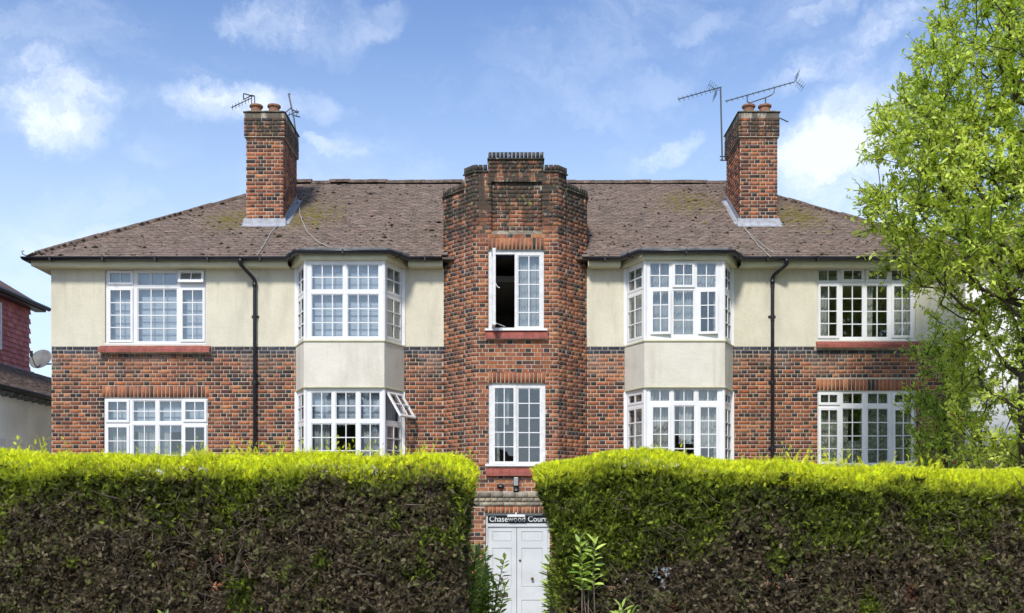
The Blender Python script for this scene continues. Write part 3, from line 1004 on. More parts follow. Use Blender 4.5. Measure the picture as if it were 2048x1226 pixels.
def bay(c, left):
    b = bpy.data.objects.new('bay', None); link(b, BL, (c, 0, 0))
    yf = -BP
    poly = lambda e: [(c - BWW - e * .5, .0), (c - BWF - e * .5, yf - e), (c + BWF + e * .5, yf - e), (c + BWW + e * .5, .0)]
    wz = {'u': (PZ(679.5, yf), 6.955), 'l': (3.145, PZ(775.5, yf)), 'g': (.75, 2.16)}
    mb = MB()
    for z0, z1 in ((wz['l'][1], wz['u'][0]), (wz['g'][1], wz['l'][0]), (0, wz['g'][0])):
        mb.prism(poly(.01), z0 + .02, z1 - .035)
    build_each(mb, 'render_panel', M['stucco_bay'] , b, bevel=.008)
    mb = MB()
    for z0, z1 in ((wz['l'][1], wz['u'][0]), (wz['g'][1], wz['l'][0]), (0, wz['g'][0])):
        mb.prism(poly(.035), z1 - .035, z1); 
        if z0 > 0: mb.prism(poly(.03), z0 - .0, z0 + .02)
    build_each(mb, 'ledge', M['cream_trim'], b, bevel=.006)
    fr_front = Fr((0, yf + .04, 0), (1, 0, 0))
    iw, iff = BWW - .03, BWF - .02
    FLs = Fr((c - iw, .0, 0), (iw - iff, yf + .04, 0)); sl_ = math.hypot(iw - iff, yf + .04)
    FRs = Fr((c + iff, yf + .04, 0), (iw - iff, -yf - .04, 0))
    def LB(*a): return L(*a, yp=yf + .04)
    def side(F, z0, z1, zt, mir, dr, ntop, nbot, op=None, single=False, colm=.07, nc=2):
        a, bb = (.10, sl_ - .13) if not mir else (.13, sl_ - .10)
        li = [(a, bb, zt + .07, z1 - .10, nc, ntop, *(op or ('s', 0))), (a, bb, z0 + .10, zt - .07, nc, nbot, 's', 0)]
        window(b, F, (.0, sl_, z0, z1), li, drape=dr, single=True, shallow=True)
    rf = lambda z: (c - iff, c + iff, z[0], z[1])
    if left:
        zt = PZ(584.5, yf)
        window(b, fr_front, rf(wz['u']), [LB(622.5, 528.5, 686.5, 580, 3, 2), LB(694.5, 528.5, 758, 580, 3, 2), LB(622.5, 588, 686.5, 674, 3, 3), LB(694.5, 588, 758, 674, 3, 3)], drape=[('blind', .01, .99, .01, .99)])
        side(FLs, *wz['u'], zt, False, None, 2, 3); side(FRs, *wz['u'], zt, True, [('curtain', .5, .98, .01, .99)], 2, 3)
        zt = PZ(843, yf)
        li = [LB(622.5, 784, 664, 839, 2, 2), LB(671, 784, 712.5, 839, 2, 2), LB(720, 784, 760.5, 839, 2, 2), LB(622.5, 847, 664, 929, 2, 3), LB(671, 847, 712.5, 929, 2, 3), LB(720, 847, 760.5, 929, 2, 3)]
        window(b, fr_front, rf(wz['l']), li, drape=[('blind', .01, .99, .58, .99), ('net', .02, .30, .01, .58), ('net', .70, .98, .01, .58)])
        side(FLs, *wz['l'], zt, False, None, 2, 3)
        side(FRs, *wz['l'], zt, True, [('net', .5, .98, .01, .99)], 2, 3, ('t', R(32)))
    else:
        zt = PZ(577, yf)
        window(b, fr_front, rf(wz['u']), [LB(1299.5, 525.5, 1339.5, 576, 2, 2), LB(1350, 530, 1384, 570, 2, 2, 's', 0), LB(1393, 525.5, 1433, 576, 2, 2),
               LB(1306, 584, 1336, 664, 2, 3, 'h', R(7)), LB(1346, 581, 1388, 670, 2, 3), LB(1401.5, 585, 1430, 663.5, 2, 3, 'h', R(9))], drape=[('net', .0, .72, .01, .99), ('net', .70, 1, .62, .99)])
        side(FLs, *wz['u'], zt, False, [('net', .02, .98, .01, .99)], 2, 3); side(FRs, *wz['u'], zt, True, [('net', .02, .98, .01, .99)], 2, 3)
        zt = PZ(808, yf)
        li = [LB(1300, 778, 1340, 803, 2, 1), LB(1347, 778, 1389, 803, 2, 1), LB(1396, 778, 1436, 803, 2, 1),
              LB(1306, 815, 1336, 922, 2, 4, 's', 0), LB(1347.5, 811, 1390, 927, 2, 4), LB(1401, 815, 1432, 922, 2, 4, 's', 0)]
        window(b, fr_front, rf(wz['l']), li, drape=[('curtain', .0, .40, .01, .99), ('curtain', .45, .62, .3, .99), ('curtain', .66, 1, .25, .99)])
        side(FLs, *wz['l'], zt, False, [('curtain', .02, .98, .01, .99)], 1, 4); side(FRs, *wz['l'], zt, True, [('curtain', .02, .98, .01, .99)], 1, 4)
    zt = 1.7
    window(b, fr_front, rf(wz['g']), [(c + k * .48 - .2, c + k * .48 + .2, .83, 1.65, 1, 1, 'f', 0) for k in (-1, 0, 1)] + [(c + k * .48 - .2, c + k * .48 + .2, 1.73, 2.1, 1, 1, 'f', 0) for k in (-1, 0, 1)], single=True, drape=[('blind', .01, .99, .01, .99)])
    side(FLs, *wz['g'], zt, False, None, 1, 1, single=True); side(FRs, *wz['g'], zt, True, None, 1, 1, single=True)
    # corner posts
    mb = MB()
    for k in ('u', 'l', 'g'):
        for s in (-1, 1):
            mb.lathe((c + s * (iff + .006), yf + .052, 0), [(.0, wz[k][0]), (.036, wz[k][0]), (.036, wz[k][1]), (0, wz[k][1])], 8)
            mb.box(c + s * (iw + .02) - .03, c + s * (iw + .02) + .03, -.03, .0, wz[k][0], wz[k][1])
    build_each(mb, 'corner_post', M['upvc'], b)
    # lead flat over the bay
    e = .07
    mb = MB()
    mb.prism([(c - BWW - .16, .1), (c - BWW - .12, -.33), (c - BWF - .05, yf - e), (c + BWF + .05, yf - e), (c + BWW + .12, -.33), (c + BWW + .16, .1)], EZ - .02, EZ + .075)
    mb.build('bay_roof', M['lead_dark'], b, bevel=.01)
    mb = MB()
    mb.prism([(c - BWW - .1, .0), (c - BWF - .04, yf - .05), (c + BWF + .04, yf - .05), (c + BWW + .1, .0)], 6.955, EZ - .022)
    mb.build('fascia', M['cream_trim'], b)


bay(BAYL, True)
bay(BAYR, False)

# ---------------------------------------------------------------- roof
RUN, OV = 4.1, .30
ex0, ex1, ey0 = XL - OV, XR + OV, -OV
rx0, rx1, ry, RZ = ex0 + RUN, ex1 - RUN, ey0 + RUN, 9.73
ey1 = ey0 + 2 * RUN
sl_len = math.hypot(RUN, RZ - EZ)
mb = MB()
zz = EZ - .03
V8 = [(ex0, ey0, zz), (ex1, ey0, zz), (ex1, ey1, zz), (ex0, ey1, zz), (rx0, ry, RZ - .03), (rx1, ry, RZ - .03)]
mb.add(V8, [(0, 1, 5, 4), (1, 2, 5), (2, 3, 4, 5), (3, 0, 4), (3, 2, 1, 0)], (.10, .075, .06))
ROOF = mb.build('roof', M['tile'], BL)


def tiles_on(P0, U, Vs, length, run_len, hip0, hip1, skip=None, solo=0):
    """plain tiles in courses; U along eave, Vs up the slope; hip0/hip1: inset per slope metre"""
    U = Vector(U); Vs = Vector(Vs).normalized(); N = U.cross(Vs).normalized()
    if N.z < 0: N = -N
    out = []
    gauge = .10; nrow = int(run_len / gauge)
    for r in range(nrow):
        s = r * gauge
        a, b = hip0 * s, length - hip1 * s
        u = a - a % .165 + (.0825 if r % 2 else 0) - .165 + random.uniform(-.022, .022)
        while u < b:
            w = .163
            if u + w / 2 > a and u + w / 2 < b:
                lift = max(0, random.gauss(.001, .002))
                tilt = .10 + random.gauss(0, .005)
                yaw = random.gauss(0, .006)
                V2 = (Vs - N * tilt).normalized()
                U2 = (U + Vs * yaw).normalized()
                N2 = U2.cross(V2).normalized()
                if N2.z < 0: N2 = -N2
                c = Vector(P0) + U * (u + w / 2) + Vs * (s + .06 + random.gauss(0, .0018)) + N * (.016 + lift)
                if not (skip and skip(c)):
                    out.append((c, U2 * .081, V2 * .075, N2 * .0085, r))
            u += .165
    return out


def tile_tint():
    b = random.choice([(.178, .130, .106), (.162, .121, .100), (.190, .136, .110), (.156, .118, .098), (.200, .150, .122), (.172, .126, .105)])
    k = random.uniform(.98, 1.28)
    return np.array(b) * k


def in_obst(c):
    if abs(c.x - TC) < 1.33 and c.y < 1.9: return True
    if 1.3 < c.y < 2.6 and (-5.36 < c.x < -4.66 or 4.64 < c.x < 5.35): return True
    return False


kf = RUN / sl_len
front = tiles_on((ex0, ey0, EZ), (1, 0, 0), (0, RUN, RZ - EZ), ex1 - ex0, sl_len, kf, kf, in_obst)
sides = tiles_on((ex0, ey1, EZ), (0, -1, 0), (RUN, 0, RZ - EZ), 2 * RUN, sl_len, kf, kf) + tiles_on((ex1, ey0, EZ), (0, 1, 0), (-RUN, 0, RZ - EZ), 2 * RUN, sl_len, kf, kf)
solo = [t for t in front if t[4] < 4][:290]
ids = {id(t) for t in solo}
rest = [t for t in front + sides if id(t) not in ids]
Vb = []
for c, a, b, d, r in rest:
    for i in (-1, 1):
        for j in (-1, 1):
            for k in (-1, 1): Vb.append(c + i * a + j * b + k * d)
Fq = (QB[None, :, ::-1] + (np.arange(len(rest)) * 8)[:, None, None]).reshape(-1, 4)
npobj('roof_tiling', np.array(Vb), Fq, M['tile'], ROOF, np.repeat(np.array([tile_tint() for _ in rest]), 6, axis=0), kind='stuff')
tm = []
for i in range(8):
    m_ = MB(); m_.obox((0, 0, 0), (.081, 0, 0), (0, .075, 0), (0, 0, .0085), tuple(tile_tint()))
    me = bpy.data.meshes.new('tile'); me.from_pydata(m_.v, [], m_.f); me.materials.append(M['tile'])
    a = me.attributes.new('tint', 'FLOAT_COLOR', 'FACE')
    for q, t in enumerate(m_.t): a.data[q].color = (*t, 1)
    tm.append(me)
for c, a, b, d, r in solo:
    o = bpy.data.objects.new('tile', random.choice(tm)); link(o, ROOF, c)
    o.rotation_euler = Matrix((a.normalized(), b.normalized(), d.normalized())).transposed().to_euler()

# ridge and hip tiles: half-round, each its own piece, edges ragged with mortar and moss
def half_round(n=7, r=.085, l=.46):
    mb = MB(); pts = []
    for x, s in ((-l / 2, .92), (-l / 2 + .02, 1.0), (l / 2 - .03, 1.05), (l / 2, 1.08)):
        for k in range(n):
            w = math.pi * (k / (n - 1)) * 1.05 - .025 * math.pi
            pts.append((x, math.cos(w) * r * s * 1.1, math.sin(w) * r * s))
    fs = [(i * n + k, i * n + k + 1, (i + 1) * n + k + 1, (i + 1) * n + k) for i in range(3) for k in range(n - 1)]
    fs += [tuple(range(n)), tuple(3 * n + k for k in range(n))[::-1]]
    me = bpy.data.meshes.new('ridge_tile'); me.from_pydata(pts, [], fs); me.materials.append(M['ridge'])
    for p in me.polygons: p.use_smooth = len(p.vertices) == 4
    me.update(); return me


hr = half_round()


def run_tiles(name, A, B, skip=None):
    A, B = Vector(A), Vector(B); d = (B - A); n = round(d.length / .43); d.normalize()
    for i in range(n):
        p = A + (B - A) * (i + .5) / n + Vector((0, 0, random.gauss(.006, .011)))
        if skip and skip(p): continue
        o = bpy.data.objects.new(name, hr); link(o, ROOF, p)
        side = Vector((0, 0, 1)).cross(d).normalized(); up = d.cross(side)
        o.rotation_euler = (Matrix((d, side, up)).transposed() @ Matrix.Rotation(random.gauss(0, .035), 3, 'Z')).to_euler()


run_tiles('ridge_tile', (rx0, ry, RZ), (rx1, ry, RZ))
run_tiles('hip_tile', (ex0 + .1, ey0 + .1, EZ + .06), (rx0, ry, RZ - .02))
run_tiles('hip_tile', (ex1 - .1, ey0 + .1, EZ + .06), (rx1, ry, RZ - .02))
run_tiles('hip_tile', (ex0 + .1, ey1 - .1, EZ + .06), (rx0, ry, RZ - .02))
run_tiles('hip_tile', (ex1 - .1, ey1 - .1, EZ + .06), (rx1, ry, RZ - .02))
# hip iron (curled bracket) at the eaves corners
for sx, x in ((-1, ex0), (1, ex1)):
    mb = MB()
    mb.tube([(x + sx * -.15, ey0 + .12, EZ + .06), (x + sx * .02, ey0 - .02, EZ + .02), (x + sx * .08, ey0 - .07, EZ + .05), (x + sx * .09, ey0 - .08, EZ + .10), (x + sx * .06, ey0 - .05, EZ + .11)], .009, 6)
    mb.build('hip_iron', M['metal'], ROOF)

# moss: clumps sitting on the tiles
def clumps(name, pts, sizes, tints, matl, parent):
    base = np.array([(1, 0, 0), (-1, 0, 0), (0, 1, 0), (0, -1, 0), (0, 0, 1), (0, 0, -1)], float)
    tri = np.array([(0, 2, 4), (2, 1, 4), (1, 3, 4), (3, 0, 4), (2, 0, 5), (1, 2, 5), (3, 1, 5), (0, 3, 5)])
    n = len(pts)
    jit = rng.uniform(.6, 1.35, (n, 6, 3))
    Vv = (base[None] * jit * sizes[:, None, :] + pts[:, None, :]).reshape(-1, 3)
    Fv = (tri[None] + (np.arange(n) * 6)[:, None, None]).reshape(-1, 3)
    return npobj(name, Vv, Fv, matl, parent, np.repeat(tints, 8, axis=0), kind='stuff')


n = 5200
s = rng.random(n) * sl_len * .99; u = rng.random(n) * (ex1 - ex0)
P = np.stack([ex0 + u, ey0 + s * kf, EZ + s * (RZ - EZ) / sl_len + .028], 1)
dens = fbm(P, .7) + .25 * np.exp(-((P[:, 0] + 6) ** 2) / 12) + .08
nearc = np.zeros(n)
for cx, cy in ((-5.8, 1.6), (-4.2, 1.6), (5.8, 1.7), (3.9, 2.5)):
    nearc = np.maximum(nearc, np.exp(-((P[:, 0] - cx) ** 2 / .35 + (P[:, 1] - cy) ** 2 / .5)))
keep = (rng.random(n) < np.clip((dens - .40) * 2.6, .04, 1)) | (rng.random(n) < nearc * 1.2)
keep &= (u > s * kf + .1) & (u < ex1 - ex0 - s * kf - .1)
keep &= ~np.array([in_obst(Vector(p)) for p in P])
P = P[keep]; nearc = nearc[keep]; n = len(P)
sz = rng.lognormal(-4.15, .45, (n, 1)) * np.array([[1.4, 1.2, .8]])
tn = np.where((rng.random(n) < nearc * .9)[:, None], np.array([[.16, .13, .02]]), np.array([[.03, .026, .018]])) * rng.uniform(.6, 1.4, (n, 1))
clumps('moss', P, sz, tn, M['moss'], ROOF)
n = 900
xs = rng.uniform(ex0 + .2, ex1 - .2, n); P = np.stack([xs, np.full(n, ey0 + .05) + rng.uniform(-.04, .12, n), np.full(n, EZ + .045) + rng.uniform(0, .03, n)], 1)
kp = (fbm(P, 1.1) > .5) & (np.abs(xs - TC) > 1.4)
P = P[kp]; n = len(P)
clumps('eaves_moss', P, rng.lognormal(-4.3, .4, (n, 1)) * np.array([[1.4, 1, .7]]), rng.uniform(.6, 1.5, (n, 1)) * np.array([[.11, .085, .035]]), M['moss'], ROOF)

# fascia, soffit
mb = MB()
for a, b in ((ex0 + .03, BAYL - BWW - .1), (BAYL + BWW + .1, TL), (TR, BAYR - BWW - .1), (BAYR + BWW + .1, ex1 - .03)):
    mb.box(a, b, ey0 + .03, .0, 6.945, 6.965)
    mb.box(a, b, ey0 + .03, ey0 + .05, 6.966, 7.06)
for a, b in ((ex0 + .03, XL - .007), (XR + .007, ex1 - .03)):
    mb.box(a, b, .001, ey1, 6.945, 6.965)
build_each(mb, 'soffit', M['cream_trim'], BL)

# gutter: open half-round swept along the eaves and round the bays
def gutter(path, r=.058):
    mb = MB(); path = [Vector(p) for p in path]; n = 9; pts = []
    for i, p in enumerate(path):
        d1 = (p - path[i - 1]).normalized() if i else (path[1] - p).normalized()
        d2 = (path[i + 1] - p).normalized() if i < len(path) - 1 else d1
        s1 = Vector((d1.y, -d1.x, 0)); s2 = Vector((d2.y, -d2.x, 0))
        sb = (s1 + s2).normalized(); sb = sb / max(.4, sb.dot(s1))
        for k in range(n):
            w = math.pi * k / (n - 1)
            pts.append(p + sb * (math.cos(w) * r) + Vector((0, 0, -math.sin(w) * r * 1.15)))
    fs = [(i * n + k, i * n + k + 1, (i + 1) * n + k + 1, (i + 1) * n + k) for i in range(len(path) - 1) for k in range(n - 1)]
    mb.add(pts, fs)
    o = mb.build('gutter', M['black'], BL, smooth=True)
    so_ = o.modifiers.new('s', 'SOLIDIFY'); so_.thickness = .006
    mb = MB()
    for i in range(len(path) - 1):
        ln = (path[i + 1] - path[i]).length; d = (path[i + 1] - path[i]).normalized(); sd_ = Vector((d.y, -d.x, 0))
        for k in range(max(1, int(ln / .9))):
            p = path[i] + d * (ln * (k + .5) / max(1, int(ln / .9)))
            mb.obox(p - Vector((0, 0, .03)), d * .016, sd_ * (r + .006), Vector((0, 0, .042)))
    build_each(mb, 'gutter_bracket', M['black'], o)
    return o


GZ, GY = 7.085, ey0 - .05
def baypath(c):
    return [(c - BWW - .10, GY, GZ), (c - BWF - .12, -BP - .13, GZ + .01), (c + BWF + .12, -BP - .13, GZ + .01), (c + BWW + .10, GY, GZ)]
gutter([(ex0 - .05, 7.0, GZ), (ex0 - .05, GY, GZ)] + baypath(BAYL) + [(TL - .0, GY, GZ)])
gutter([(TR + .0, GY, GZ)] + baypath(BAYR) + [(ex1 + .05, GY, GZ), (ex1 + .05, 7.0, GZ)])
mb = MB()
for x in (ex0 - .045, ex1 + .045): pass


def downpipe(pxt, pxw, bend_y):
    xt, xw = PX(pxt, GY), PX(pxw, -.06)
    z1, z2 = GZ - .07, PZ(bend_y, -.06)
    mb = MB()
    mb.tube([(xt, GY, z1 + .05), (xt, GY, z1 - .03), (xt, GY + .01, z1 - .07), (xw - (xw - xt) * .12, -.09, z2 + .05), (xw, -.06, z2), (xw, -.06, z2 - .1), (xw, -.06, .1)], .035, 10)
    mb.tube([(xt, GY, z1 + .06), (xt, GY, z1 - .05)], .046, 10)
    mb.tube([(xw, -.06, z2 - .02), (xw, -.06, z2 - .12)], .043, 10)
    p = mb.build('downpipe', M['black'], BL, smooth=True)
    mb = MB()
    for z in np.arange(1.0, z2 - .2, 1.25):
        mb.tube([(xw, -.06, z), (xw, -.06, z + .06)], .041, 10); mb.box(xw - .07, xw + .07, -.022, .0, z + .01, z + .05)
    build_each(mb, 'pipe_clip', M['black'], p)


downpipe(481, 509.5, 562)
downpipe(1573, 1545, 556)

# ---------------------------------------------------------------- chimneys
def chimney(x0, x1, inner, pots):
    y0, y1 = 1.27, 2.62
    zt, zh = 10.40, 9.885
    c = MB(); c.box(x0 + .0045, x1 - .0045, y0 + .0045, y1 - .0045, 7.0, zh + .3)
    CH = c.build('chimney', M['mortar_stack'], BL)
    c2 = MB(); c2.box(x0 - .0305, x1 + .0305, y0 - .0305, y1 + .0305, zh + .01, zt - .01)
    c2.build('chimney_head', M['mortar_stack'], CH)
    w, d = x1 - x0, y1 - y0
    def four(e, z0, z1, off=0.0, **k):
        lay('ch', Fr((x0 - e, y0 - e, 0), (1, 0, 0)), 0, w + 2 * e, z0, z1, off=off, **k)
        lay('ch', Fr((x1 + e, y0 - e, 0), (0, 1, 0)), .0, d + 2 * e, z0, z1, phase=.1, off=off, **k)
        lay('ch', Fr((x0 - e, y1 + e, 0), (0, -1, 0)), .0, d + 2 * e, z0, z1, phase=.1, off=off, **k)
        lay('ch', Fr((x1 + e, y1 + e, 0), (-1, 0, 0)), 0, w + 2 * e, z0, z1, off=off, **k)
    four(0, 7.5, zh)
    four(.035, zh, zt - .075, off=.01)
    four(.06, zt - .075, zt, off=.02)
    emit('ch', CH, M['brick_stack'])
    f = MB()
    f.add([(x0 - .06, y0 - .06, zt), (x1 + .06, y0 - .06, zt), (x1 + .06, y1 + .06, zt), (x0 - .06, y1 + .06, zt),
           (x0 + .03, y0 + .05, zt + .06), (x1 - .03, y0 + .05, zt + .06), (x1 - .03, y1 - .05, zt + .06), (x0 + .03, y1 - .05, zt + .06)],
          [(0, 1, 5, 4), (1, 2, 6, 5), (2, 3, 7, 6), (3, 0, 4, 7), (4, 5, 6, 7), (3, 2, 1, 0)])
    f.build('flaunching', M['flaunch'], CH)
    for px in pots:
        for yy in (y0 + .19, y0 + .95):
            x = PX(px, y0 + .25)
            p = MB(); p.lathe((x, yy, zt + .075), [(0, -.08), (.115, -.08), (.105, .06), (.112, .09), (.135, .10), (.138, .128), (.128, .14), (.10, .142), (.09, .06), (0, .05)], 20)
            p.build('chimney_pot', M['terracotta'], CH, smooth=False)
    # lead: apron at the foot, stepped soakers up each side
    k = (RZ - EZ) / RUN
    zr = lambda y: EZ + (y - ey0) * k
    a = MB()
    a.add([(x0 - .05, y0 - .008, zr(y0) + .155), (x1 + .05, y0 - .008, zr(y0) + .155), (x1 + .05, y0 - .012, zr(y0) + .05), (x0 - .05, y0 - .012, zr(y0) + .05), (x1 + .08, y0 - .14, zr(y0 - .14) + .045), (x0 - .08, y0 - .14, zr(y0 - .14) + .045)],
          [(0, 3, 2, 1), (3, 5, 4, 2)])
    o = a.build('apron_flashing', M['lead'], CH); sm = o.modifiers.new('s', 'SOLIDIFY'); sm.thickness = .006
    for sx, x in ((-1, x0), (1, x1)):
        n = 15
        for i in range(n):
            ya, yb = y0 + d * i / n, y0 + d * (i + 1) / n + .02
            q = MB()
            zt_ = zr((ya + yb) / 2) + .15
            q.add([(x + sx * .006, ya, zr(ya) + .02), (x + sx * .006, yb, zr(yb) + .02), (x + sx * .006, yb, zt_), (x + sx * .006, ya, zt_)], [(0, 1, 2, 3)])
            q.add([(x + sx * .004, ya, zr(ya) + .045), (x + sx * .004, yb, zr(yb) + .045), (x + sx * .11, yb, zr(yb) + .035), (x + sx * .11, ya, zr(ya) + .035)], [(0, 1, 2, 3)])
            oo = q.build('step_flashing', M['lead'], CH); sm = oo.modifiers.new('s', 'SOLIDIFY'); sm.thickness = .004
    return CH


chimney(-5.385, -4.635, 1, (514, 549.5))
chimney(4.62, 5.375, -1, (1496, 1528))

# ---------------------------------------------------------------- entrance door
DY = PY + .10
FD = Fr((0, DY, 0), (1, 0, 0))
dx0, dx1 = DOP[0], DOP[1]
dt = PZ(1054, DY)
mb = MB()
mb.box(dx0, dx0 + .045, DY - .03, DY + .08, 0.02, DOP[3] - .045)
mb.box(dx1 - .045, dx1, DY - .03, DY + .08, 0.02, DOP[3] - .045)
mb.box(dx0 + .046, dx1 - .046, DY - .03, DY + .08, dt + .005, PZ(1047, DY))
mb.box(dx0, dx1, DY - .03, DY + .08, DOP[3] - .044, DOP[3])
DF = mb.build('door_frame', M['door'], BL, bevel=.004)
mid = PX(1033.5, DY)
for a, b, left in ((dx0 + .047, mid - .004, True), (mid + .004, dx1 - .047, False)):
    pa, pb = a + .085, b - .085
    zs = [(PZ(1203, DY), .25), (PZ(1174, DY), PZ(1096, DY)), (PZ(1083, DY), PZ(1063, DY))]
    holes = [(pa, pb, PZ(1083, DY), PZ(1063, DY)), (pa, pb, PZ(1174, DY), PZ(1096, DY)), (pa, pb, .22, PZ(1200, DY))]
    mb = MB(); mb.panel(FD, a, b, .03, dt, 0, -.045, holes)
    D = mb.build('door', M['door'], BL, bevel=.003)
    for h in holes:
        p = MB(); p.panel(FD, h[0], h[1], h[2], h[3], -.014, -.035)
        p.panel(FD, h[0] + .012, h[1] - .012, h[2] + .012, h[3] - .012, -.006, -.013)
        p.build('door_panel', M['door'], D, bevel=.003)
    kx = PX(1003, DY) if left else PX(1064.5, DY); kz = PZ(1157, DY)
    h = MB()
    h.tube([(kx, DY, kz), (kx, DY - .03, kz), (kx, DY - .035, kz), (kx, DY - .055, kz), (kx, DY - .065, kz)], [.026, .013, .026, .028, .012], 12)
    h.build('knob', M['brass'], D)
    if left:
        h = MB(); h.box(PX(991, DY), PX(1016, DY), DY - .008, DY, PZ(1193.5, DY), PZ(1186.5, DY)); h.box(PX(994, DY), PX(1013, DY), DY - .014, DY - .0085, PZ(1192.3, DY), PZ(1187.5, DY))
        h.build('letter_plate', M['brass'], D)
    else:
        h = MB(); h.tube([(PX(1040, DY), DY, PZ(1121, DY)), (PX(1040, DY), DY - .014, PZ(1121, DY))], .022, 12)
        h.build('lock', M['brass'], D)
# name board
mb = MB(); mb.box(dx0 + .046, dx1 - .046, DY - .012, DY + .03, PZ(1046.5, DY), DOP[3] - .046)
SG = mb.build('name_board', M['sign'], BL)
cu = bpy.data.curves.new('t', 'FONT'); cu.body = 'Chasewood Court'; cu.size = .145; cu.extrude = .002; cu.resolution_u = 4; cu.offset = .0005
tmp = bpy.data.objects.new('t', cu); col.objects.link(tmp)
bpy.context.view_layer.update()
me = bpy.data.meshes.new_from_object(tmp.evaluated_get(bpy.context.evaluated_depsgraph_get()))
xs = [v.co.x for v in me.vertices]
col.objects.unlink(tmp); bpy.data.objects.remove(tmp)
kx = 1.045 / (max(xs) - min(xs)) if xs else 1
me.transform(Matrix.Translation((PX(979, DY) - min(xs) * kx, DY - .015, PZ(1043.2, DY))) @ Matrix.Rotation(R(90), 4, 'X') @ Matrix.Diagonal((kx, 1, 1, 1)))
me.materials.clear(); me.materials.append(M['letter'])
lt = bpy.data.objects.new('lettering', me); link(lt, SG, (0, 0, 0))
# strip lamp over the name board
LP = thing('strip_lamp', 'slim white strip lamp hanging over the black name board above the door', 'lamp', (PX(1032, PY), PY, PZ(1030, PY)))
mb = MB(); mb.box(PX(1014.5, PY), PX(1050, PY), PY - .07, PY - .01, PZ(1034, PY), PZ(1029, PY)); mb.build('lamp_body', M['upvc_old'], LP, bevel=.006)
mb = MB(); mb.tube([(PX(1032, PY), PY - .02, PZ(1029, PY)), (PX(1032, PY), PY + .0, PZ(1025, PY))], .012); mb.build('bracket', M['upvc_old'], LP)

# security lights under the tower's lower window
T1 = thing('wall_camera', 'small black dome camera on the brick below the lower tower window', 'camera', (PX(1001, -TP), -TP, PZ(973, -TP)))
x, z = PX(1001, -TP), PZ(972, -TP)
mb = MB(); mb.box(x - .065, x + .065, -TP - .03, -TP - .003, z - .03, z + .035); mb.build('housing', M['dark_metal'], T1, bevel=.008)
mb = MB(); mb.tube([(x, -TP - .03, z), (x, -TP - .075, z - .01), (x, -TP - .095, z - .02)], [.042, .036, .012], 14); mb.build('lens', M['dark_metal'], T1, smooth=True)
mb = MB(); mb.box(x - .02, x + .02, -TP - .098, -TP - .093, z - .012, z + .012); mb.build('badge', M['metal_grey'], T1)
T2 = thing('wall_lantern', 'tall grey and black wall lantern with sensor under the red sill of the tower', 'lamp', (PX(1032, -TP), -TP, PZ(968, -TP)))
x, z0, z1 = PX(1032, -TP), PZ(984, -TP), PZ(954, -TP)
mb = MB(); mb.box(x - .05, x + .05, -TP - .045, -TP - .003, z0, z1); mb.build('back_plate', M['dark_metal'], T2, bevel=.01)
mb = MB(); mb.box(x - .042, x + .042, -TP - .10, -TP - .046, z0 + .11, z1 - .005); mb.build('shade', M['metal_grey'], T2, bevel=.012)
mb = MB(); mb.tube([(x, -TP - .045, z0 + .05), (x, -TP - .09, z0 + .045), (x, -TP - .11, z0 + .035)], [.048, .042, .016], 14); mb.build('sensor', M['dark_metal'], T2, smooth=True)
mb = MB(); mb.box(x - .02, x + .02, -TP - .114, -TP - .105, z0 + .025, z0 + .045); mb.build('badge', M['metal_grey'], T2)

# ---------------------------------------------------------------- aerials, cables, dish
def aerial(name, label, mast, boom, els, brackets=(), refl=None, r=.014, loc=None):
    t = thing(name, label, 'aerial', loc or mast[0])
    if len(mast) > 1:
        mb = MB(); mb.tube(mast, r, 7); mb.build('mast', M['metal'], t)
    mb = MB(); mb.tube(boom, .011, 6); mb.build('boom', M['metal'], t)
    A, B = Vector(boom[0]), Vector(boom[-1]); d = (B - A).normalized()
    side = Vector((.35, .93, 0)); side = (side - d * side.dot(d)).normalized()
    up = side.cross(d).normalized()
    n, h, vert = els
    for i in range(n):
        p = A + (B - A) * (i + .2) / n
        e = MB(); ax = (up if vert else side)
        e.tube([p - ax * h + up * .012, p + ax * h + up * .012], .0055, 5)
        e.build('element', M['metal'], t)
    if refl is not None:
        p = Vector(refl[0]); hh = refl[1]
        e = MB()
        for a in (-1, 1):
            for k in range(4):
                q = p + up * a * (hh * (k + 1) / 4) - d * .0 + d * (.10 * (k + 1) / 4 * -1) * refl[2]
                e.tube([q - side * .15, q + side * .15], .0045, 4)
            e.tube([p, p + up * a * hh - d * .10 * refl[2]], .006, 4)
        e.build('reflector', M['metal'], t)
    for b in brackets:
        e = MB(); e.tube(b, .012, 6); e.build('bracket', M['metal'], t)
    return t


def P3(px, py, y): return (PX(px, y), y, PZ(py, y))


aerial('aerial', 'tall thin mast aerial left of the right chimney, its toothed boom pointing left', [P3(1444.5, 322, 1.9), P3(1441, 175, 1.9)],
       [P3(1356, 198.5, 1.7), P3(1443, 174, 1.9)], (10, .055, True),
       [[P3(1440, 313, 1.9), P3(1455, 313, 2.0)], [P3(1440, 320, 1.9), P3(1455, 321, 2.0)]], refl=(P3(1432, 180, 1.88), .16, 1.0), r=.017)
aerial('aerial', 'long low aerial on a cranked bracket rising above the right chimney pots', [P3(1531, 216, 1.9), P3(1531, 196, 1.9)],
       [P3(1451, 202.5, 1.8), P3(1588, 164, 2.0)], (13, .035, True),
       [[P3(1494, 192, 1.86), P3(1494.5, 203, 1.87), P3(1499, 206, 1.87), P3(1532, 195, 1.9), P3(1543, 190, 1.93), P3(1548, 185, 1.94), P3(1549, 176, 1.95)]], refl=(P3(1592, 163, 2.0), .17, -1.0))
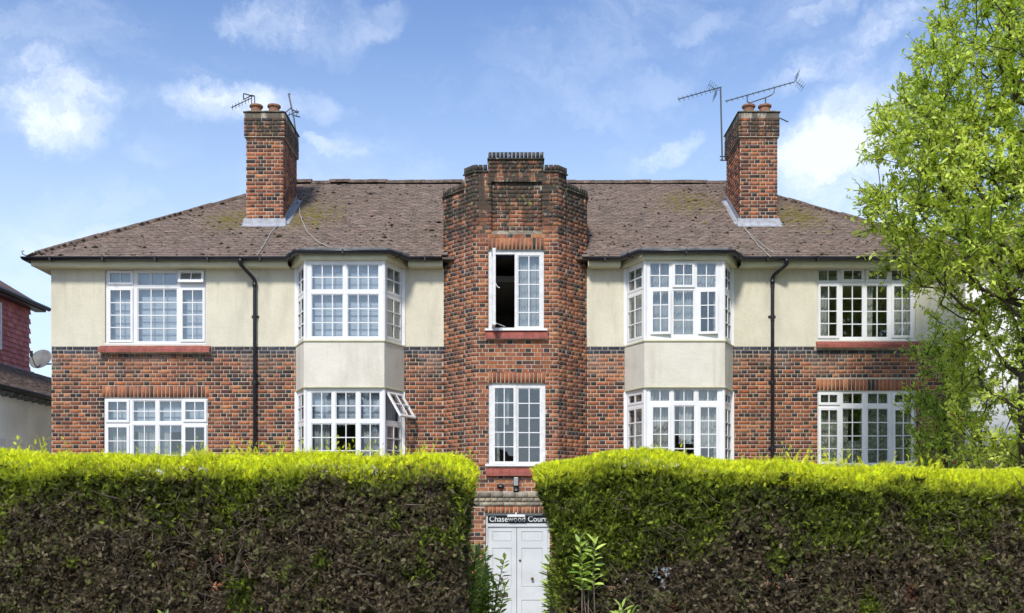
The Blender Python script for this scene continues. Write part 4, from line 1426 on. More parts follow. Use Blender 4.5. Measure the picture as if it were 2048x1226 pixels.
aerial('aerial', 'small box-shaped aerial beside the left pot of the left chimney, tilted down left', [P3(503.5, 214, 1.6), P3(503, 192, 1.6)],
       [P3(463, 215, 1.3), P3(501, 197, 1.6)], (6, .06, False),
       [[P3(503, 190, 1.6), P3(509, 192, 1.6), P3(509.5, 206, 1.6)], [P3(487, 187, 1.5), P3(507, 192.5, 1.6)], [P3(487, 187, 1.5), P3(487, 199, 1.5)], [P3(487, 199, 1.5), P3(501, 192, 1.6)]], r=.012)
aerial('aerial', 'upright leaning aerial mast with short forked arms right of the left chimney', [P3(592, 268, 2.3), P3(588, 238, 2.3), P3(577, 187, 2.3)],
       [P3(562, 236, 2.2), P3(598, 222, 2.4)], (5, .09, False),
       [[P3(577.5, 189, 2.3), P3(581, 188, 2.3)], [P3(582, 218, 2.3), P3(597, 226, 2.5)], [P3(584, 230, 2.3), P3(599.5, 234, 2.5)], [P3(570, 226, 2.2), P3(584, 214, 2.3)]], r=.017)
aerial('aerial', 'stubby bar aerial jutting out to the right from the head of the right chimney', [P3(1556, 240, 1.5), P3(1561, 235.5, 1.5)],
       [P3(1557, 235, 1.5), P3(1577, 244, 1.5)], (3, .03, False), r=.012)


def cable(label, pts, r=.007):
    mb = MB(); pts = [Vector(p) for p in pts]
    q = []
    for i in range(len(pts) - 1):
        for k in range(5):
            q.append(pts[i].lerp(pts[i + 1], k / 5) + Vector((random.gauss(0, .004), 0, 0)))
    q.append(pts[-1])
    mb.tube(q, r, 5)
    o = mb.build('cable', M['cable'], None, origin=pts[0]); tag(o, label, 'cable', 'aerial cables on the roof'); return o


def on_roof(px, py):
    # where the line of sight through that pixel meets the front slope
    k = (RZ - EZ) / RUN
    a = (HY - py) / FP
    y = (EZ + .05 - ey0 * k - CZ - a * CD) / (a - k)
    return (PX(px, y), y, PZ(py, y) + .015)


cable('pale cable running down the tiles from the foot of the left chimney', [on_roof(556, 452), on_roof(545, 462), on_roof(530, 487), on_roof(514, 512)])
cable('pale cable looping across the tiles right of the left chimney', [on_roof(597, 400), on_roof(600, 430), on_roof(612, 462), on_roof(635, 485), on_roof(658, 495)])
cable('pale cable running down the tiles from the right chimney to the gutter', [on_roof(1478, 440), on_roof(1492, 462), on_roof(1515, 490), on_roof(1541, 515)])
cable('thin side cable splitting off below the right chimney to the tiles edge', [on_roof(1494, 463), on_roof(1520, 487), on_roof(1548, 508)], .005)

# satellite dish on the left flank wall
dc = Vector(P3(82, 719, .7))
DS = thing('satellite_dish', 'round grey satellite dish fixed to the left flank of the brick block', 'satellite dish', dc)
nrm = Vector((-.15, -.86, .42)).normalized()
a_ = nrm.cross(Vector((0, 0, 1))).normalized(); b_ = a_.cross(nrm)
mb = MB(); pts = [dc - nrm * .035]; rings, seg = 5, 28
for i in range(1, rings + 1):
    rr = .235 * i / rings
    for k in range(seg):
        w = 2 * math.pi * k / seg
        pts.append(dc + a_ * math.cos(w) * rr + b_ * math.sin(w) * rr * .93 + nrm * (-.035 + .055 * (i / rings) ** 2))
fs = [(0, 1 + k, 1 + (k + 1) % seg) for k in range(seg)] + [(1 + (i - 1) * seg + k, 1 + i * seg + k, 1 + i * seg + (k + 1) % seg, 1 + (i - 1) * seg + (k + 1) % seg) for i in range(1, rings) for k in range(seg)]
mb.add(pts, fs); o = mb.build('reflector', M['dish'], DS, smooth=True); sm = o.modifiers.new('s', 'SOLIDIFY'); sm.thickness = .01
mb = MB(); mb.tube([dc - b_ * .2, dc - b_ * .2 + nrm * .12, dc - b_ * .10 + nrm * .30], .010, 6); mb.build('feed_arm', M['metal'], DS)
mb = MB(); mb.tube([dc - b_ * .12 + nrm * .28, dc - b_ * .02 + nrm * .33], .028, 10); mb.build('receiver', M['dark_metal'], DS)
mb = MB(); mb.tube([dc - nrm * .03, dc - nrm * .1 - b_ * .05, Vector((XL - .02, .75, dc.z - .06))], .018, 8); mb.box(XL - .02, XL - .001, .68, .82, dc.z - .14, dc.z + .02)
mb.build('wall_bracket', M['dark_metal'], DS)

# ================================================================ LEFT NEIGHBOUR
NB = thing('neighbour_house', 'house at the left edge with red tile-hung upper wall and white rendered side', 'house', (-12.5, 2, 0))
mb = MB(); mb.box(-16, -10.0, -3.5, 9.0, 0, 4.72)
mb.build('wall', M['stucco_white'], NB)
mb = MB(); mb.box(-16.0, -11.54, -3.2, 5.1, 4.73, 7.22); HW = mb.build('hung_wall', M['lead_dark'], NB)
# lower roof slope over the white wall
k2 = (5.62 - 4.74) / (11.5 - 9.82)
mb = MB()
mb.add([(-9.82, -3.8, 4.74), (-9.82, 9.3, 4.74), (-11.5, 9.3, 5.62), (-11.5, -3.8, 5.62), (-11.5, 9.3, 4.735), (-11.5, -3.8, 4.735)], [(0, 1, 2, 3), (0, 5, 4, 1), (1, 4, 2), (0, 3, 5)], (.10, .075, .06))
mb.add([(-11.51, 5.12, 5.60), (-11.51, 9.3, 5.62), (-13.2, 9.3, 4.74), (-13.2, 5.12, 4.74)], [(0, 1, 2, 3)], (.12, .085, .07))
NR = mb.build('lower_roof', M['tile'], NB)
tl = tiles_on((-9.80, -3.8, 4.75), (0, 1, 0), (-1.68, 0, .88), 13.1, 1.88, 0, 0)
solo = [t for t in tl if .5 < t[0].y < 6.5 and t[4] < 3][:110]
ids = {id(t) for t in solo}; rest = [t for t in tl if id(t) not in ids]
Vb = [c + i * a + j * b + k * d for c, a, b, d, r in rest for i in (-1, 1) for j in (-1, 1) for k in (-1, 1)]
npobj('roof_tiling', np.array(Vb), (QB[None, :, ::-1] + (np.arange(len(rest)) * 8)[:, None, None]).reshape(-1, 4), M['tile'], NR, np.repeat(np.array([tile_tint() for _ in rest]), 6, axis=0), kind='stuff')
for c, a, b, d, r in solo:
    o = bpy.data.objects.new('tile', random.choice(tm)); link(o, NR, c)
    o.rotation_euler = Matrix((a.normalized(), b.normalized(), d.normalized())).transposed().to_euler()
mb = MB(); mb.box(-9.86, -9.82, -3.8, 9.3, 4.66, 4.735); mb.box(-10.0, -9.86, -3.8, 9.3, 4.70, 4.73); mb.build('fascia', M['black'], NB)
mb = MB(); mb.tube([(-9.78, -3.9, 4.72), (-9.78, 9.4, 4.72)], .05, 8); mb.build('gutter', M['black'], NB, smooth=True)
mb = MB()
for i in range(40): mb.box(-9.995, -9.80, -3.6 + i * .32, -3.6 + i * .32 + .05, 4.58, 4.655)
build_each(mb, 'eaves_tooth', M['lead_dark'], NB)  # row of dark blocks under the lower eaves
# lead-dressed junction at the foot of the hanging
mb = MB(); mb.box(-11.54, -11.42, .3, 5.1, 5.60, 5.635); mb.build('flashing', M['lead'], NB)
# tile hanging
rows = int((7.2 - 5.62) / .115)
hm = []
for i in range(5):
    t = np.array(random.choice([(.60, .21, .19), (.55, .18, .17), (.64, .23, .20), (.52, .18, .18)])) * random.uniform(.88, 1.12)
    m_ = MB(); m_.obox((0, 0, 0), (.007, 0, .0), (0, .081, 0), (0.011, 0, .066), tuple(t))
    me = bpy.data.meshes.new('hung_tile'); me.from_pydata(m_.v, [], m_.f); me.materials.append(M['hung_tile'])
    a = me.attributes.new('tint', 'FLOAT_COLOR', 'FACE')
    for q, tt in enumerate(m_.t): a.data[q].color = (*tt, 1)
    hm.append(me)
cnt = 0
for r in range(rows):
    y = 5.02 - (r % 2) * .0825
    while y > .2:
        if cnt < 460:
            o = bpy.data.objects.new('hung_tile', random.choice(hm))
            link(o, HW, (-11.515 + random.gauss(0, .002), y, 5.69 + r * .115))
            o.rotation_euler = (0, R(180 + 0), 0) if False else (0, 0, math.pi)
        y -= .165
        if y < 3.0: break
# joined hanging for the part nearer than the frame edge
mb = MB()
for r in range(rows):
    y = 2.9 - (r % 2) * .0825
    while y > -3.1:
        mb.obox((-11.515, y, 5.69 + r * .115), (.007, 0, 0), (0, .081, 0), (-.011, 0, .066), (.58, .20, .18)); y -= .165
mb.build('tile_hanging', M['hung_tile'], HW, kind='stuff')
# its upper roof, gutter, and windows
mb = MB()
mb.add([(-11.25, -3.5, 7.22), (-11.25, 5.4, 7.22), (-13.75, 2.9, 8.9), (-13.75, -1.0, 8.9), (-16.3, 5.4, 7.22), (-16.3, -3.5, 7.22)], [(0, 1, 2, 3), (1, 4, 2), (4, 5, 3, 2), (5, 0, 3), (0, 5, 4, 1)], (.16, .10, .08))
mb.build('upper_roof', M['tile'], NB)
mb = MB(); mb.tube([(-11.22, -3.5, 7.20), (-11.22, 5.45, 7.20)], .055, 8); mb.box(-11.52, -11.27, -3.5, 5.4, 7.12, 7.21); mb.build('upper_gutter', M['black'], NB)
for y0, y1, z0, z1 in ((2.3, 3.66, 5.95, 7.02),):
    Fn = Fr((-11.49, y0, 0), (0, 1, 0))
    window(NB, Fn, (0, y1 - y0, z0, z1), [(.08, y1 - y0 - .08, z0 + .08, z1 - .08, 1, 1, 'f', 0)], single=True)
Fn = Fr((-9.985, -1.5, 0), (0, 1, 0))
window(NB, Fn, (0, 2.2, 2.4, 3.75), [(.08, 1.05, 2.5, 3.65, 1, 1, 'f', 0), (1.12, 2.12, 2.5, 3.65, 1, 1, 'f', 0)], single=True)

# ================================================================ RIGHT NEIGHBOUR
NR2 = thing('rendered_house', 'bright white rendered house behind the tree at the right edge', 'house', (13, 4, 0))
mb = MB(); mb.box(9.35, 17, 2.0, 9, 3.70, 7.4); mb.build('wall', M['stucco_white'], NR2)
mb = MB(); mb.box(9.33, 17.02, 1.97, 9.02, 3.62, 3.695); mb.build('drip_course', M['lead_dark'], NR2)
mb = MB(); mb.panel(Fr((0, 2.0, 0), (1, 0, 0)), 9.35, 17, 0, 3.61, -.0045, -.3); pl = mb.build('plinth', M['mortar'], NR2)
BRICKS['nb'] = []; lay('nb', Fr((0, 2.0, 0), (1, 0, 0)), 9.35, 17, 0, 3.6, colour=[(.20, .14, .14), (.24, .17, .16), (.16, .12, .12), (.28, .2, .19)]); emit('nb', pl, M['brick'])
mb = MB(); mb.add([(9.1, 1.7, 7.4), (17.3, 1.7, 7.4), (17.3, 9.3, 7.4), (9.1, 9.3, 7.4), (12.5, 5.5, 9.6), (14, 5.5, 9.6)], [(0, 1, 5, 4), (1, 2, 5), (2, 3, 4, 5), (3, 0, 4), (3, 2, 1, 0)], (.13, .09, .075)); mb.build('roof', M['tile'], NR2)
window(NR2, Fr((11.3, 1.99, 0), (1, 0, 0)), (0, 1.4, 4.6, 5.9), [(.08, .66, 4.7, 5.8, 1, 1, 'f', 0), (.74, 1.32, 4.7, 5.8, 1, 1, 'f', 0)], single=True)

# ================================================================ ACROSS THE STREET (seen only in the window panes)
for i, (x, w, h, lab) in enumerate(((-15, 9, 4.6, 'gabled house across the street mirrored in the left window panes'), (-3, 9.5, 4.4, 'gabled house across the street mirrored in the bay window panes'), (10, 9, 4.8, 'gabled house across the street mirrored in the right window panes'))):
    hs = thing('street_house', lab, 'house', (x, -52, 0), 'houses across the street')
    mb = MB(); mb.box(x - w / 2, x + w / 2, -60, -52, -.1, h); mb.add([(x - w / 2, -52, h), (x + w / 2, -52, h), (x, -52, h + 2.9), (x - w / 2, -60, h), (x + w / 2, -60, h), (x, -60, h + 2.9)], [(0, 2, 1), (3, 4, 5)])
    mb.build('wall', M['flank'], hs)
    mb = MB(); mb.obox((x - w / 4 - .1, -56, h + 1.47), (w / 4 + .1, 0, 1.56), (0, 4.3, 0), (.05, 0, -.09)); mb.obox((x + w / 4 + .1, -56, h + 1.47), (w / 4 + .1, 0, -1.56), (0, 4.3, 0), (.05, 0, .09)); mb.build('roof', M['ridge'], hs)
    for k in (-1, 1):
        for zz_ in (1.0, 3.4):
            mb = MB(); mb.box(x + k * 2.2 - .9, x + k * 2.2 + .9, -51.99, -51.93, zz_, zz_ + 1.3); ww = mb.build('window', M['upvc'], hs)
            mb = MB(); mb.box(x + k * 2.2 - .8, x + k * 2.2 + .8, -51.925, -51.92, zz_ + .1, zz_ + 1.2); mb.build('pane', M['sign'], ww)

# ================================================================ FOLIAGE
def unit(v): return v / np.maximum(1e-9, np.linalg.norm(v, axis=1, keepdims=True))


def scatter(tmplV, tmplF, P, D, size, roll):
    """copies of a leaf template: x along D"""
    n = len(P)
    D = unit(D)
    ref = unit(rng.normal(size=(n, 3)) if roll is None else roll)
    S = unit(np.cross(D, ref)); N = np.cross(D, S)
    B = np.stack([D, S, N], 1)                       # n,3(axis),3
    V = np.einsum('vk,nkj->nvj', tmplV, B) * size[:, None, None] + P[:, None, :]
    k = len(tmplV)
    F = tmplF[None] + (np.arange(n) * k)[:, None, None]
    return V.reshape(-1, 3), F.reshape(-1, tmplF.shape[1])


def spray_template(nl=5, w=.10, L_=.42):
    V = []; F = []
    def tri(a, b, c): V.extend([a, b, c]); F.append((len(V) - 3, len(V) - 2, len(V) - 1))
    for i in range(nl):
        x = .08 + .72 * i / nl; l = L_ * (1 - .55 * i / nl)
        for s in (-1, 1):
            xx = x + (.04 if s > 0 else 0)
            ex, ey, ez = xx + l * .72, s * l * .72, .05 * s + .06
            tri((xx - w / 2, 0, 0), (xx + w / 2, 0, .01), (ex, ey, ez))
    tri((0, -.03, 0), (0, .03, 0), (1.0, 0, -.05))
    return np.array(V, float), np.array(F)


SPV, SPF = spray_template(4, .13, .42)
SP2V, SP2F = spray_template(2, .42, .6)


def hedge(label, sgn, zt_fn, edge_fn, xfar):
    root = thing('hedge', label, 'hedge', (sgn * 4, -8.0, 0))
    YF, YB = -8.5, -7.45
    def area(nn):
        """candidate points on front, shoulder, top, end; returns P, outward normal, relative z"""
        x = rng.uniform(0, 1, nn)
        # slightly denser inside the picture
        X = sgn * (.2 + x * (xfar - .2))
        t = rng.uniform(0, 1, nn)
        return X, t
    out = []
    # --- front face, several layers deep
    def front(nn, z0, lay0, lay1):
        X, t = area(nn)
        zt = zt_fn(X)
        zf = zt - .20
        Z = z0 + t * (zf - z0)
        ed = edge_fn(Z)
        k = (X < ed) if sgn < 0 else (X > ed)
        X, Z, zt = X[k], Z[k], zt[k]
        q = np.stack([X, np.zeros_like(X), Z], 1)
        bump = (fbm(q, 1.3) - .5) * .22 + (vnoise(q, 5.0) - .5) * .14 + (vnoise(q, 13.0) - .5) * .12
        dep = rng.uniform(lay0, lay1, len(X))
        P = np.stack([X, YF + bump + dep, Z], 1)
        N = np.tile(np.array([[0, -1.0, .25]]), (len(X), 1))
        return P, N, zt, dep
    def shoulder(nn):
        X, t = area(nn)
        zt = zt_fn(X); ang = t ** .8
        Y = YF + .0 + .38 * ang; Z = zt - .27 + .25 * np.sin(ang * 1.45)
        ed = edge_fn(Z); k = (X < ed) if sgn < 0 else (X > ed)
        X, Y, Z, zt = X[k], Y[k], Z[k], zt[k]
        q = np.stack([X, Y, Z], 1); b = (fbm(q, 1.5) - .5) * .12
        return np.stack([X, Y, Z + b], 1), np.tile(np.array([[0, -.45, .9]]), (len(X), 1)), zt, rng.uniform(0, .06, len(X))
    def top(nn):
        X, t = area(nn); zt = zt_fn(X)
        Y = YF + .36 + t * (YB - YF - .36)
        q = np.stack([X, Y, zt], 1); Z = zt + (fbm(q, 1.5) - .5) * .12
        ed = edge_fn(Z); k = (X < ed) if sgn < 0 else (X > ed)
        return np.stack([X, Y, Z], 1)[k], np.tile(np.array([[0, -.1, 1.0]]), (k.sum(), 1)), zt[k], np.zeros(k.sum())
    def end(nn):
        Z = rng.uniform(.2, 2.95, nn); Y = rng.uniform(YF, YB, nn)
        zc = zt_fn(np.full(nn, sgn * .3)); k = Z < zc - .02; Z, Y, zc = Z[k], Y[k], zc[k]
        q = np.stack([Z * 0, Y, Z], 1)
        X = edge_fn(Z) + sgn * rng.uniform(0, .12, len(Z)) + (fbm(q, 2.0) - .5) * .10
        return np.stack([X, Y, Z], 1), np.tile(np.array([[-sgn * 1.0, -.2, .2]]), (len(Z), 1)), zc, rng.uniform(0, .1, len(Z))
    def back(nn):
        X, t = area(nn); zt = zt_fn(X); Z = .1 + t * (zt - .15)
        ed = edge_fn(Z); k = (X < ed) if sgn < 0 else (X > ed)
        q = np.stack([X, Z * 0, Z], 1)
        return np.stack([X, YB + (fbm(q, 1.4) - .5) * .2, Z], 1)[k], np.tile(np.array([[0, 1.0, .3]]), (k.sum(), 1)), zt[k], np.zeros(k.sum())
    sets = [front(56000, .95, -.03, .10), front(30000, .95, .10, .45), front(3500, 0, .0, .2), shoulder(17000), top(9000), end(6500), back(6000)]
    P = np.concatenate([s[0] for s in sets]); N = np.concatenate([s[1] for s in sets]); ZT = np.concatenate([s[2] for s in sets]); DP = np.concatenate([s[3] for s in sets])
    rel = ZT - P[:, 2]                                  # depth below the top
    # living green near the top, dead brown below with tongues and islands of green
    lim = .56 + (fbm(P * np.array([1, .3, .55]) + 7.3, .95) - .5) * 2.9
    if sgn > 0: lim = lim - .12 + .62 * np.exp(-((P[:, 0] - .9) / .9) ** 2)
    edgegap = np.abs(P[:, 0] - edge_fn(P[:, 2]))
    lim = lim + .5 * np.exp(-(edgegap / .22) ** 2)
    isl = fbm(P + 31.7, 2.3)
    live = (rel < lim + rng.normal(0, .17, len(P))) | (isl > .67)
    # thin, see-through places low down
    hole = (fbm(P * np.array([1, .2, .7]) + 3.1, 1.9) < .375) & (rel > 1.0) & ~live
    keep = ~(hole & (rng.random(len(P)) < .72))
    P, N, rel, live, DP = P[keep], N[keep], rel[keep], live[keep], DP[keep]
    n = len(P)
    new = np.clip(1 - (rel - .02) / .27, 0, 1) * live   # yellow growth, with the sun on the top put into its colour
    D = unit(N) * rng.uniform(.5, 1.2, (n, 1)) + rng.normal(0, .55, (n, 3)) + np.array([[0, 0, .45]]) * live[:, None]
    D[~live] = rng.normal(0, 1, ((~live).sum(), 3)) + np.array([[0, -.3, -.05]])
    D[new > .5, 2] += .55
    size = rng.uniform(.045, .088, n) * np.where(DP > .10, 2.1, 1.0)
    patch = fbm(P + 11, 1.1)[:, None]
    g_dark = np.array([[.055, .075, .015]]); g_mid = np.array([[.20, .25, .030]]); g_new_lit = np.array([[.62, .64, .03]])
    t1 = np.clip(patch * 1.6 - .35 + rng.normal(0, .22, (n, 1)), 0, 1)
    cg = g_dark * (1 - t1) + g_mid * t1
    nw = np.clip(new[:, None] * 1.5 + rng.normal(0, .25, (n, 1)) + (fbm(P + 91, 2.6)[:, None] - .5) * 1.2, 0, 1) * (new[:, None] > 0)
    cg = cg * (1 - nw) + g_new_lit * nw
    br = np.where(rng.random((n, 1)) < .5, np.array([[.115, .088, .052]]), np.where(rng.random((n, 1)) < .6, np.array([[.045, .034, .023]]), np.array([[.27, .225, .135]])))
    red = (fbm(P + 55, 1.5)[:, None] > .755)
    br = np.where(red, np.array([[.15, .07, .045]]), br)
    lit_tip = (rng.random((n, 1)) < .22) & (DP[:, None] < .05)
    cg = np.where(lit_tip, np.array([[.34, .42, .045]]), cg)  # random outer sprays coloured brighter as painted highlights
    br = np.where(lit_tip & (fbm(P + 17, 2.0)[:, None] > .5), np.array([[.16, .19, .05]]), br)
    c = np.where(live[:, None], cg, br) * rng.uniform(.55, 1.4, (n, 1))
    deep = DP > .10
    c[deep] *= .45  # shade inside the hedge put into the colour of the deeper sprays
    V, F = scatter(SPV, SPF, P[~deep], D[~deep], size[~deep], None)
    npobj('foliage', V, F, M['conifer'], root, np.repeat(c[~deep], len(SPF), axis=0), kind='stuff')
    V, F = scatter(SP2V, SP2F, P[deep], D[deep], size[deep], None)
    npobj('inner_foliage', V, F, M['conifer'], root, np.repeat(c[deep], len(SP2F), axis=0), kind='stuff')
    # shoots standing up out of the top
    ns = 520
    X = sgn * rng.uniform(.35, xfar, ns); zt = zt_fn(X)
    Y = rng.uniform(YF + .12, YB, ns); Pb = np.stack([X, Y, zt - .06], 1)
    cl = fbm(Pb + 3, 1.7)
    k = cl > .47
    Pb = Pb[k]; hgt = rng.uniform(.03, .12, len(Pb)) * (1 + 1.3 * (cl[k] > .60))
    PP = []; DD = []; SS = []
    for p, h in zip(Pb, hgt):
        ln = np.array([rng.normal(0, .25), rng.normal(0, .2), 1.0])
        for j in range(4):
            PP.append(p + ln * (h * (j + .5) / 4 + .03)); DD.append(ln + rng.normal(0, .45, 3)); SS.append(.095 - .012 * j)
    PP, DD, SS = np.array(PP), np.array(DD), np.array(SS)
    V, F = scatter(SPV, SPF, PP, DD, SS, None)
    c = np.tile(g_new_lit, (len(PP), 1)) * rng.uniform(.6, 1.15, (len(PP), 1))
    npobj('shoots', V, F, M['conifer'], root, np.repeat(c, len(SPF), axis=0), kind='stuff')
    # woody inside: stems and branches
    mb = MB()
    nst = int((xfar - .5) / .55)
    for i in range(nst):
        x = sgn * (.85 + i * .55 + random.uniform(-.1, .1)); y = random.uniform(-8.42, -8.1)
        top_z = 2.55
        pts = [(x, y, -.05), (x + random.gauss(0, .04), y, .8), (x + random.gauss(0, .07), y + random.gauss(0, .05), 1.6), (x + random.gauss(0, .1), y, top_z)]
        t = MB(); t.tube(pts, [.06, .05, .035, .015], 7)
        t.build('trunk', M['bark'], root, smooth=True)
        for k_ in range(26):
            z = random.uniform(.4, 2.5)
            b0 = Vector((x, y, z)); a = random.uniform(0, 2 * math.pi)
            dv = Vector((math.cos(a), math.sin(a) * .8 - .25, random.uniform(.1, .8))).normalized() * random.uniform(.25, .55)
            mb.tube([b0, b0 + dv * .5 + Vector((0, 0, .02)), b0 + dv + Vector((0, 0, random.uniform(-.05, .08)))], [.014, .009, .004], 4, False)
    # bare twigs lying in the dead face
    for i in range(1500):
        x = sgn * random.uniform(.45, xfar); z = random.uniform(.9, 2.5); y = YF + random.uniform(-.04, .25)
        if (sgn < 0 and x > edge_fn(np.array([z]))[0]) or (sgn > 0 and x < edge_fn(np.array([z]))[0]): continue
        a = random.uniform(0, 2 * math.pi); l = random.uniform(.06, .22)
        p = Vector((x, y, z)); d = Vector((math.cos(a), random.uniform(-.3, .3), math.sin(a))).normalized()
        s_ = Vector((random.gauss(0, .03), random.gauss(0, .02), random.gauss(0, .03)))
        mb.tube([p, p + d * l * .5 + s_, p + d * l], [.0045, .0035, .002], 3, False)
    mb.build('twigs', M['twig'], root, kind='stuff')
    return root


def interp(xs, ys): return lambda v: np.interp(v, xs, ys)


ztl = lambda X: np.interp(X, [-8, -5.6, -3.9, -2.2, -.75, -.55, -.36], [2.99, 2.99, 2.955, 2.955, 2.94, 2.92, 2.80]) + .02 * np.sin(X * 5.1)
ztr = lambda X: np.interp(X, [.2, .35, .6, 1.0, 1.5, 2.1, 2.8, 4.0, 5.8, 8], [2.80, 2.86, 2.92, 3.0, 3.0, 2.94, 2.89, 2.84, 2.77, 2.74]) + .02 * np.sin(X * 4.3 + 1)
el = lambda Z: np.interp(Z, [0, 1.2, 2.0, 2.4, 2.75, 3.0], [-.58, -.56, -.54, -.50, -.41, -.40])
er = lambda Z: np.interp(Z, [0, 1.2, 2.0, 2.3, 2.5, 2.75, 3.0], [.53, .50, .48, .42, .35, .27, .28])
hedge('long left clipped conifer hedge with yellow tips and browned face, ending at the door gap', -1, ztl, el, 7.0)
hedge('right clipped conifer hedge, higher at the gap and sinking towards the tree', 1, ztr, er, 7.4)


# --- broadleaf trees
def leaf_template():
    V = np.array([(0, 0, 0), (.35, .20, .05), (.35, -.20, .05), (.72, .16, .02), (.72, -.16, .02), (1.0, 0, -.06), (.5, 0, -.03)])
    F = np.array([(0, 6, 1), (0, 2, 6), (1, 6, 3), (2, 4, 6), (3, 6, 5), (4, 5, 6)])
    return V, F


LV, LF = leaf_template()
L2V = np.array([(0, 0, 0), (.5, .24, .05), (1.0, 0, -.06), (.5, -.24, .05)]); L2F = np.array([(0, 2, 1), (0, 3, 2)])


def grow(name, label, cat, base, height, inside, ntarget, leaves, lsize, cols, lean=(0, 0), trunk_r=.12, zlow=1.0, group=None):
    root = thing(name, label, cat, base, group)
    bx, by = base[0], base[1]
    nodes = []; par = []
    nt = int(height / .35)
    for i in range(nt + 1):
        z = height * i / nt
        nodes.append((bx + lean[0] * z + .06 * math.sin(z * 1.3), by + lean[1] * z + .05 * math.cos(z * 1.1), z)); par.append(i - 1)
    T = []
    while len(T) < ntarget:
        c = inside(ntarget)
        T += [tuple(q) for q in c]
    T = np.array(T[:ntarget])
    ax = np.array(nodes)
    dist = np.array([np.min(np.linalg.norm(ax[:, :2] - t[:2], axis=1)) for t in T])
    T = T[np.argsort(dist)]
    tips = []
    arr = np.zeros((ntarget * 6 + nt + 10, 3)); arr[:len(nodes)] = nodes; cntn = len(nodes)
    ok = np.zeros(len(arr), bool); ok[:cntn] = arr[:cntn, 2] > zlow * .6
    for t in T:
        dv = t - arr[:cntn]
        L_ = np.linalg.norm(dv, axis=1)
        cost = L_ + np.maximum(0, .55 * L_ - dv[:, 2]) * 1.1 + (~ok[:cntn]) * 50
        j = int(np.argmin(cost)); A = arr[j].copy(); l = L_[j]
        m_ = max(1, min(4, int(l / .28))); prevj = j
        for s_ in range(1, m_ + 1):
            f = s_ / m_
            q = A + (t - A) * f + np.array([0, 0, -.08 * l * math.sin(math.pi * f)]) + rng.normal(0, .02, 3) * (f < 1)
            arr[cntn] = q; ok[cntn] = True; par.append(prevj); prevj = cntn; cntn += 1
        tips.append(prevj)
    # radii by descendants
    wgt = np.zeros(cntn)
    for j in range(cntn - 1, 0, -1):
        wgt[j] += .35 if j in () else 0
    cnt = np.ones(cntn)
    for j in range(cntn - 1, 0, -1):
        if par[j] >= 0 and par[j] < j: cnt[par[j]] += cnt[j]
    rad = trunk_r * (cnt / cnt[0]) ** .5
    rad = np.maximum(rad, .006)
    V = []; F = []
    def edge(a, b, ra, rb, seg):
        d = Vector(b - a)
        if d.length < 1e-4: return
        d.normalize(); u = d.cross(Vector((0, 0, 1)) if abs(d.z) < .9 else Vector((1, 0, 0))).normalized(); w = d.cross(u)
        n0 = len(V)
        for p, r in ((a, ra), (b, rb)):
            for k in range(seg):
                t = 2 * math.pi * k / seg; V.append(Vector(p) + (u * math.cos(t) + w * math.sin(t)) * r)
        for k in range(seg): F.append((n0 + k, n0 + (k + 1) % seg, n0 + seg + (k + 1) % seg, n0 + seg + k))
    for j in range(1, nt + 1): edge(arr[par[j]], arr[j], rad[par[j]], rad[j], 9)
    npobj('trunk', np.array(V), np.array(F), M['bark'], root, smooth=True, origin=base)
    V = []; F = []
    for j in range(nt + 1, cntn): edge(arr[par[j]], arr[j], min(rad[par[j]], rad[j] * 1.6), rad[j], 4)
    # twigs and leaves at the ends
    LP_, LD, LS, LC = [], [], [], []
    cen = np.array([bx, by, height * .5])
    ends = list(tips) + [j for j in range(nt + 1, cntn) if rad[j] < .02 and random.random() < .5]
    for j in ends:
        p = arr[j]; base_d = unit(((p - arr[par[j]]))[None])[0]
        for _ in range(random.randint(4, 5)):
            d = base_d * .7 + rng.normal(0, .55, 3) + np.array([0, 0, .25]); d /= np.linalg.norm(d)
            l = random.uniform(.18, .42)
            q = p + d * l
            edge(p, q, .005, .002, 3)
            for k in range(leaves):
                f = (k + .6) / leaves
                LP_.append(p + d * l * f); LD.append(d * .35 + rng.normal(0, .7, 3) + np.array([0, 0, .1])); LS.append(random.uniform(*lsize))
                LC.append(j % 7)
    npobj('branches', np.array(V), np.array(F), M['bark'], root, kind='stuff', smooth=True)
    P, D, S = np.array(LP_), np.array(LD), np.array(LS)
    n = len(P)
    roll = np.tile(np.array([[0.15, -.35, 1.0]]), (n, 1)) + rng.normal(0, .55, (n, 3))
    D = unit(D); Sx = unit(np.cross(roll, D)); Nn = np.cross(D, Sx)
    B = np.stack([D, Sx, Nn], 1)
    Vv = np.einsum('vk,nkj->nvj', L2V, B) * S[:, None, None] + P[:, None, :]
    Fv = L2F[None] + (np.arange(n) * len(L2V))[:, None, None]
    t = np.clip(fbm(P, 1.0) * 1.5 - .25 + rng.normal(0, .22, n), 0, 1)[:, None]
    c = (np.array(cols[0])[None] * (1 - t) + np.array(cols[1])[None] * t) * rng.uniform(.75, 1.25, (n, 1))
    npobj('crown', Vv.reshape(-1, 3), Fv.reshape(-1, 3), M['leaf'], root, np.repeat(c, len(L2F), axis=0), kind='stuff')
    print(name, 'leaves', n)
    return root


TX, TY = 7.45, -4.9
zk = [2.6, 3.2, 4.8, 5.4, 5.9, 6.2, 6.8, 8.1, 8.7, 9.65, 10.6, 11.3]
xk = [6.72, 6.72, 6.72, 6.2, 5.75, 5.3, 5.2, 5.3, 5.6, 6.25, 6.8, 7.3]


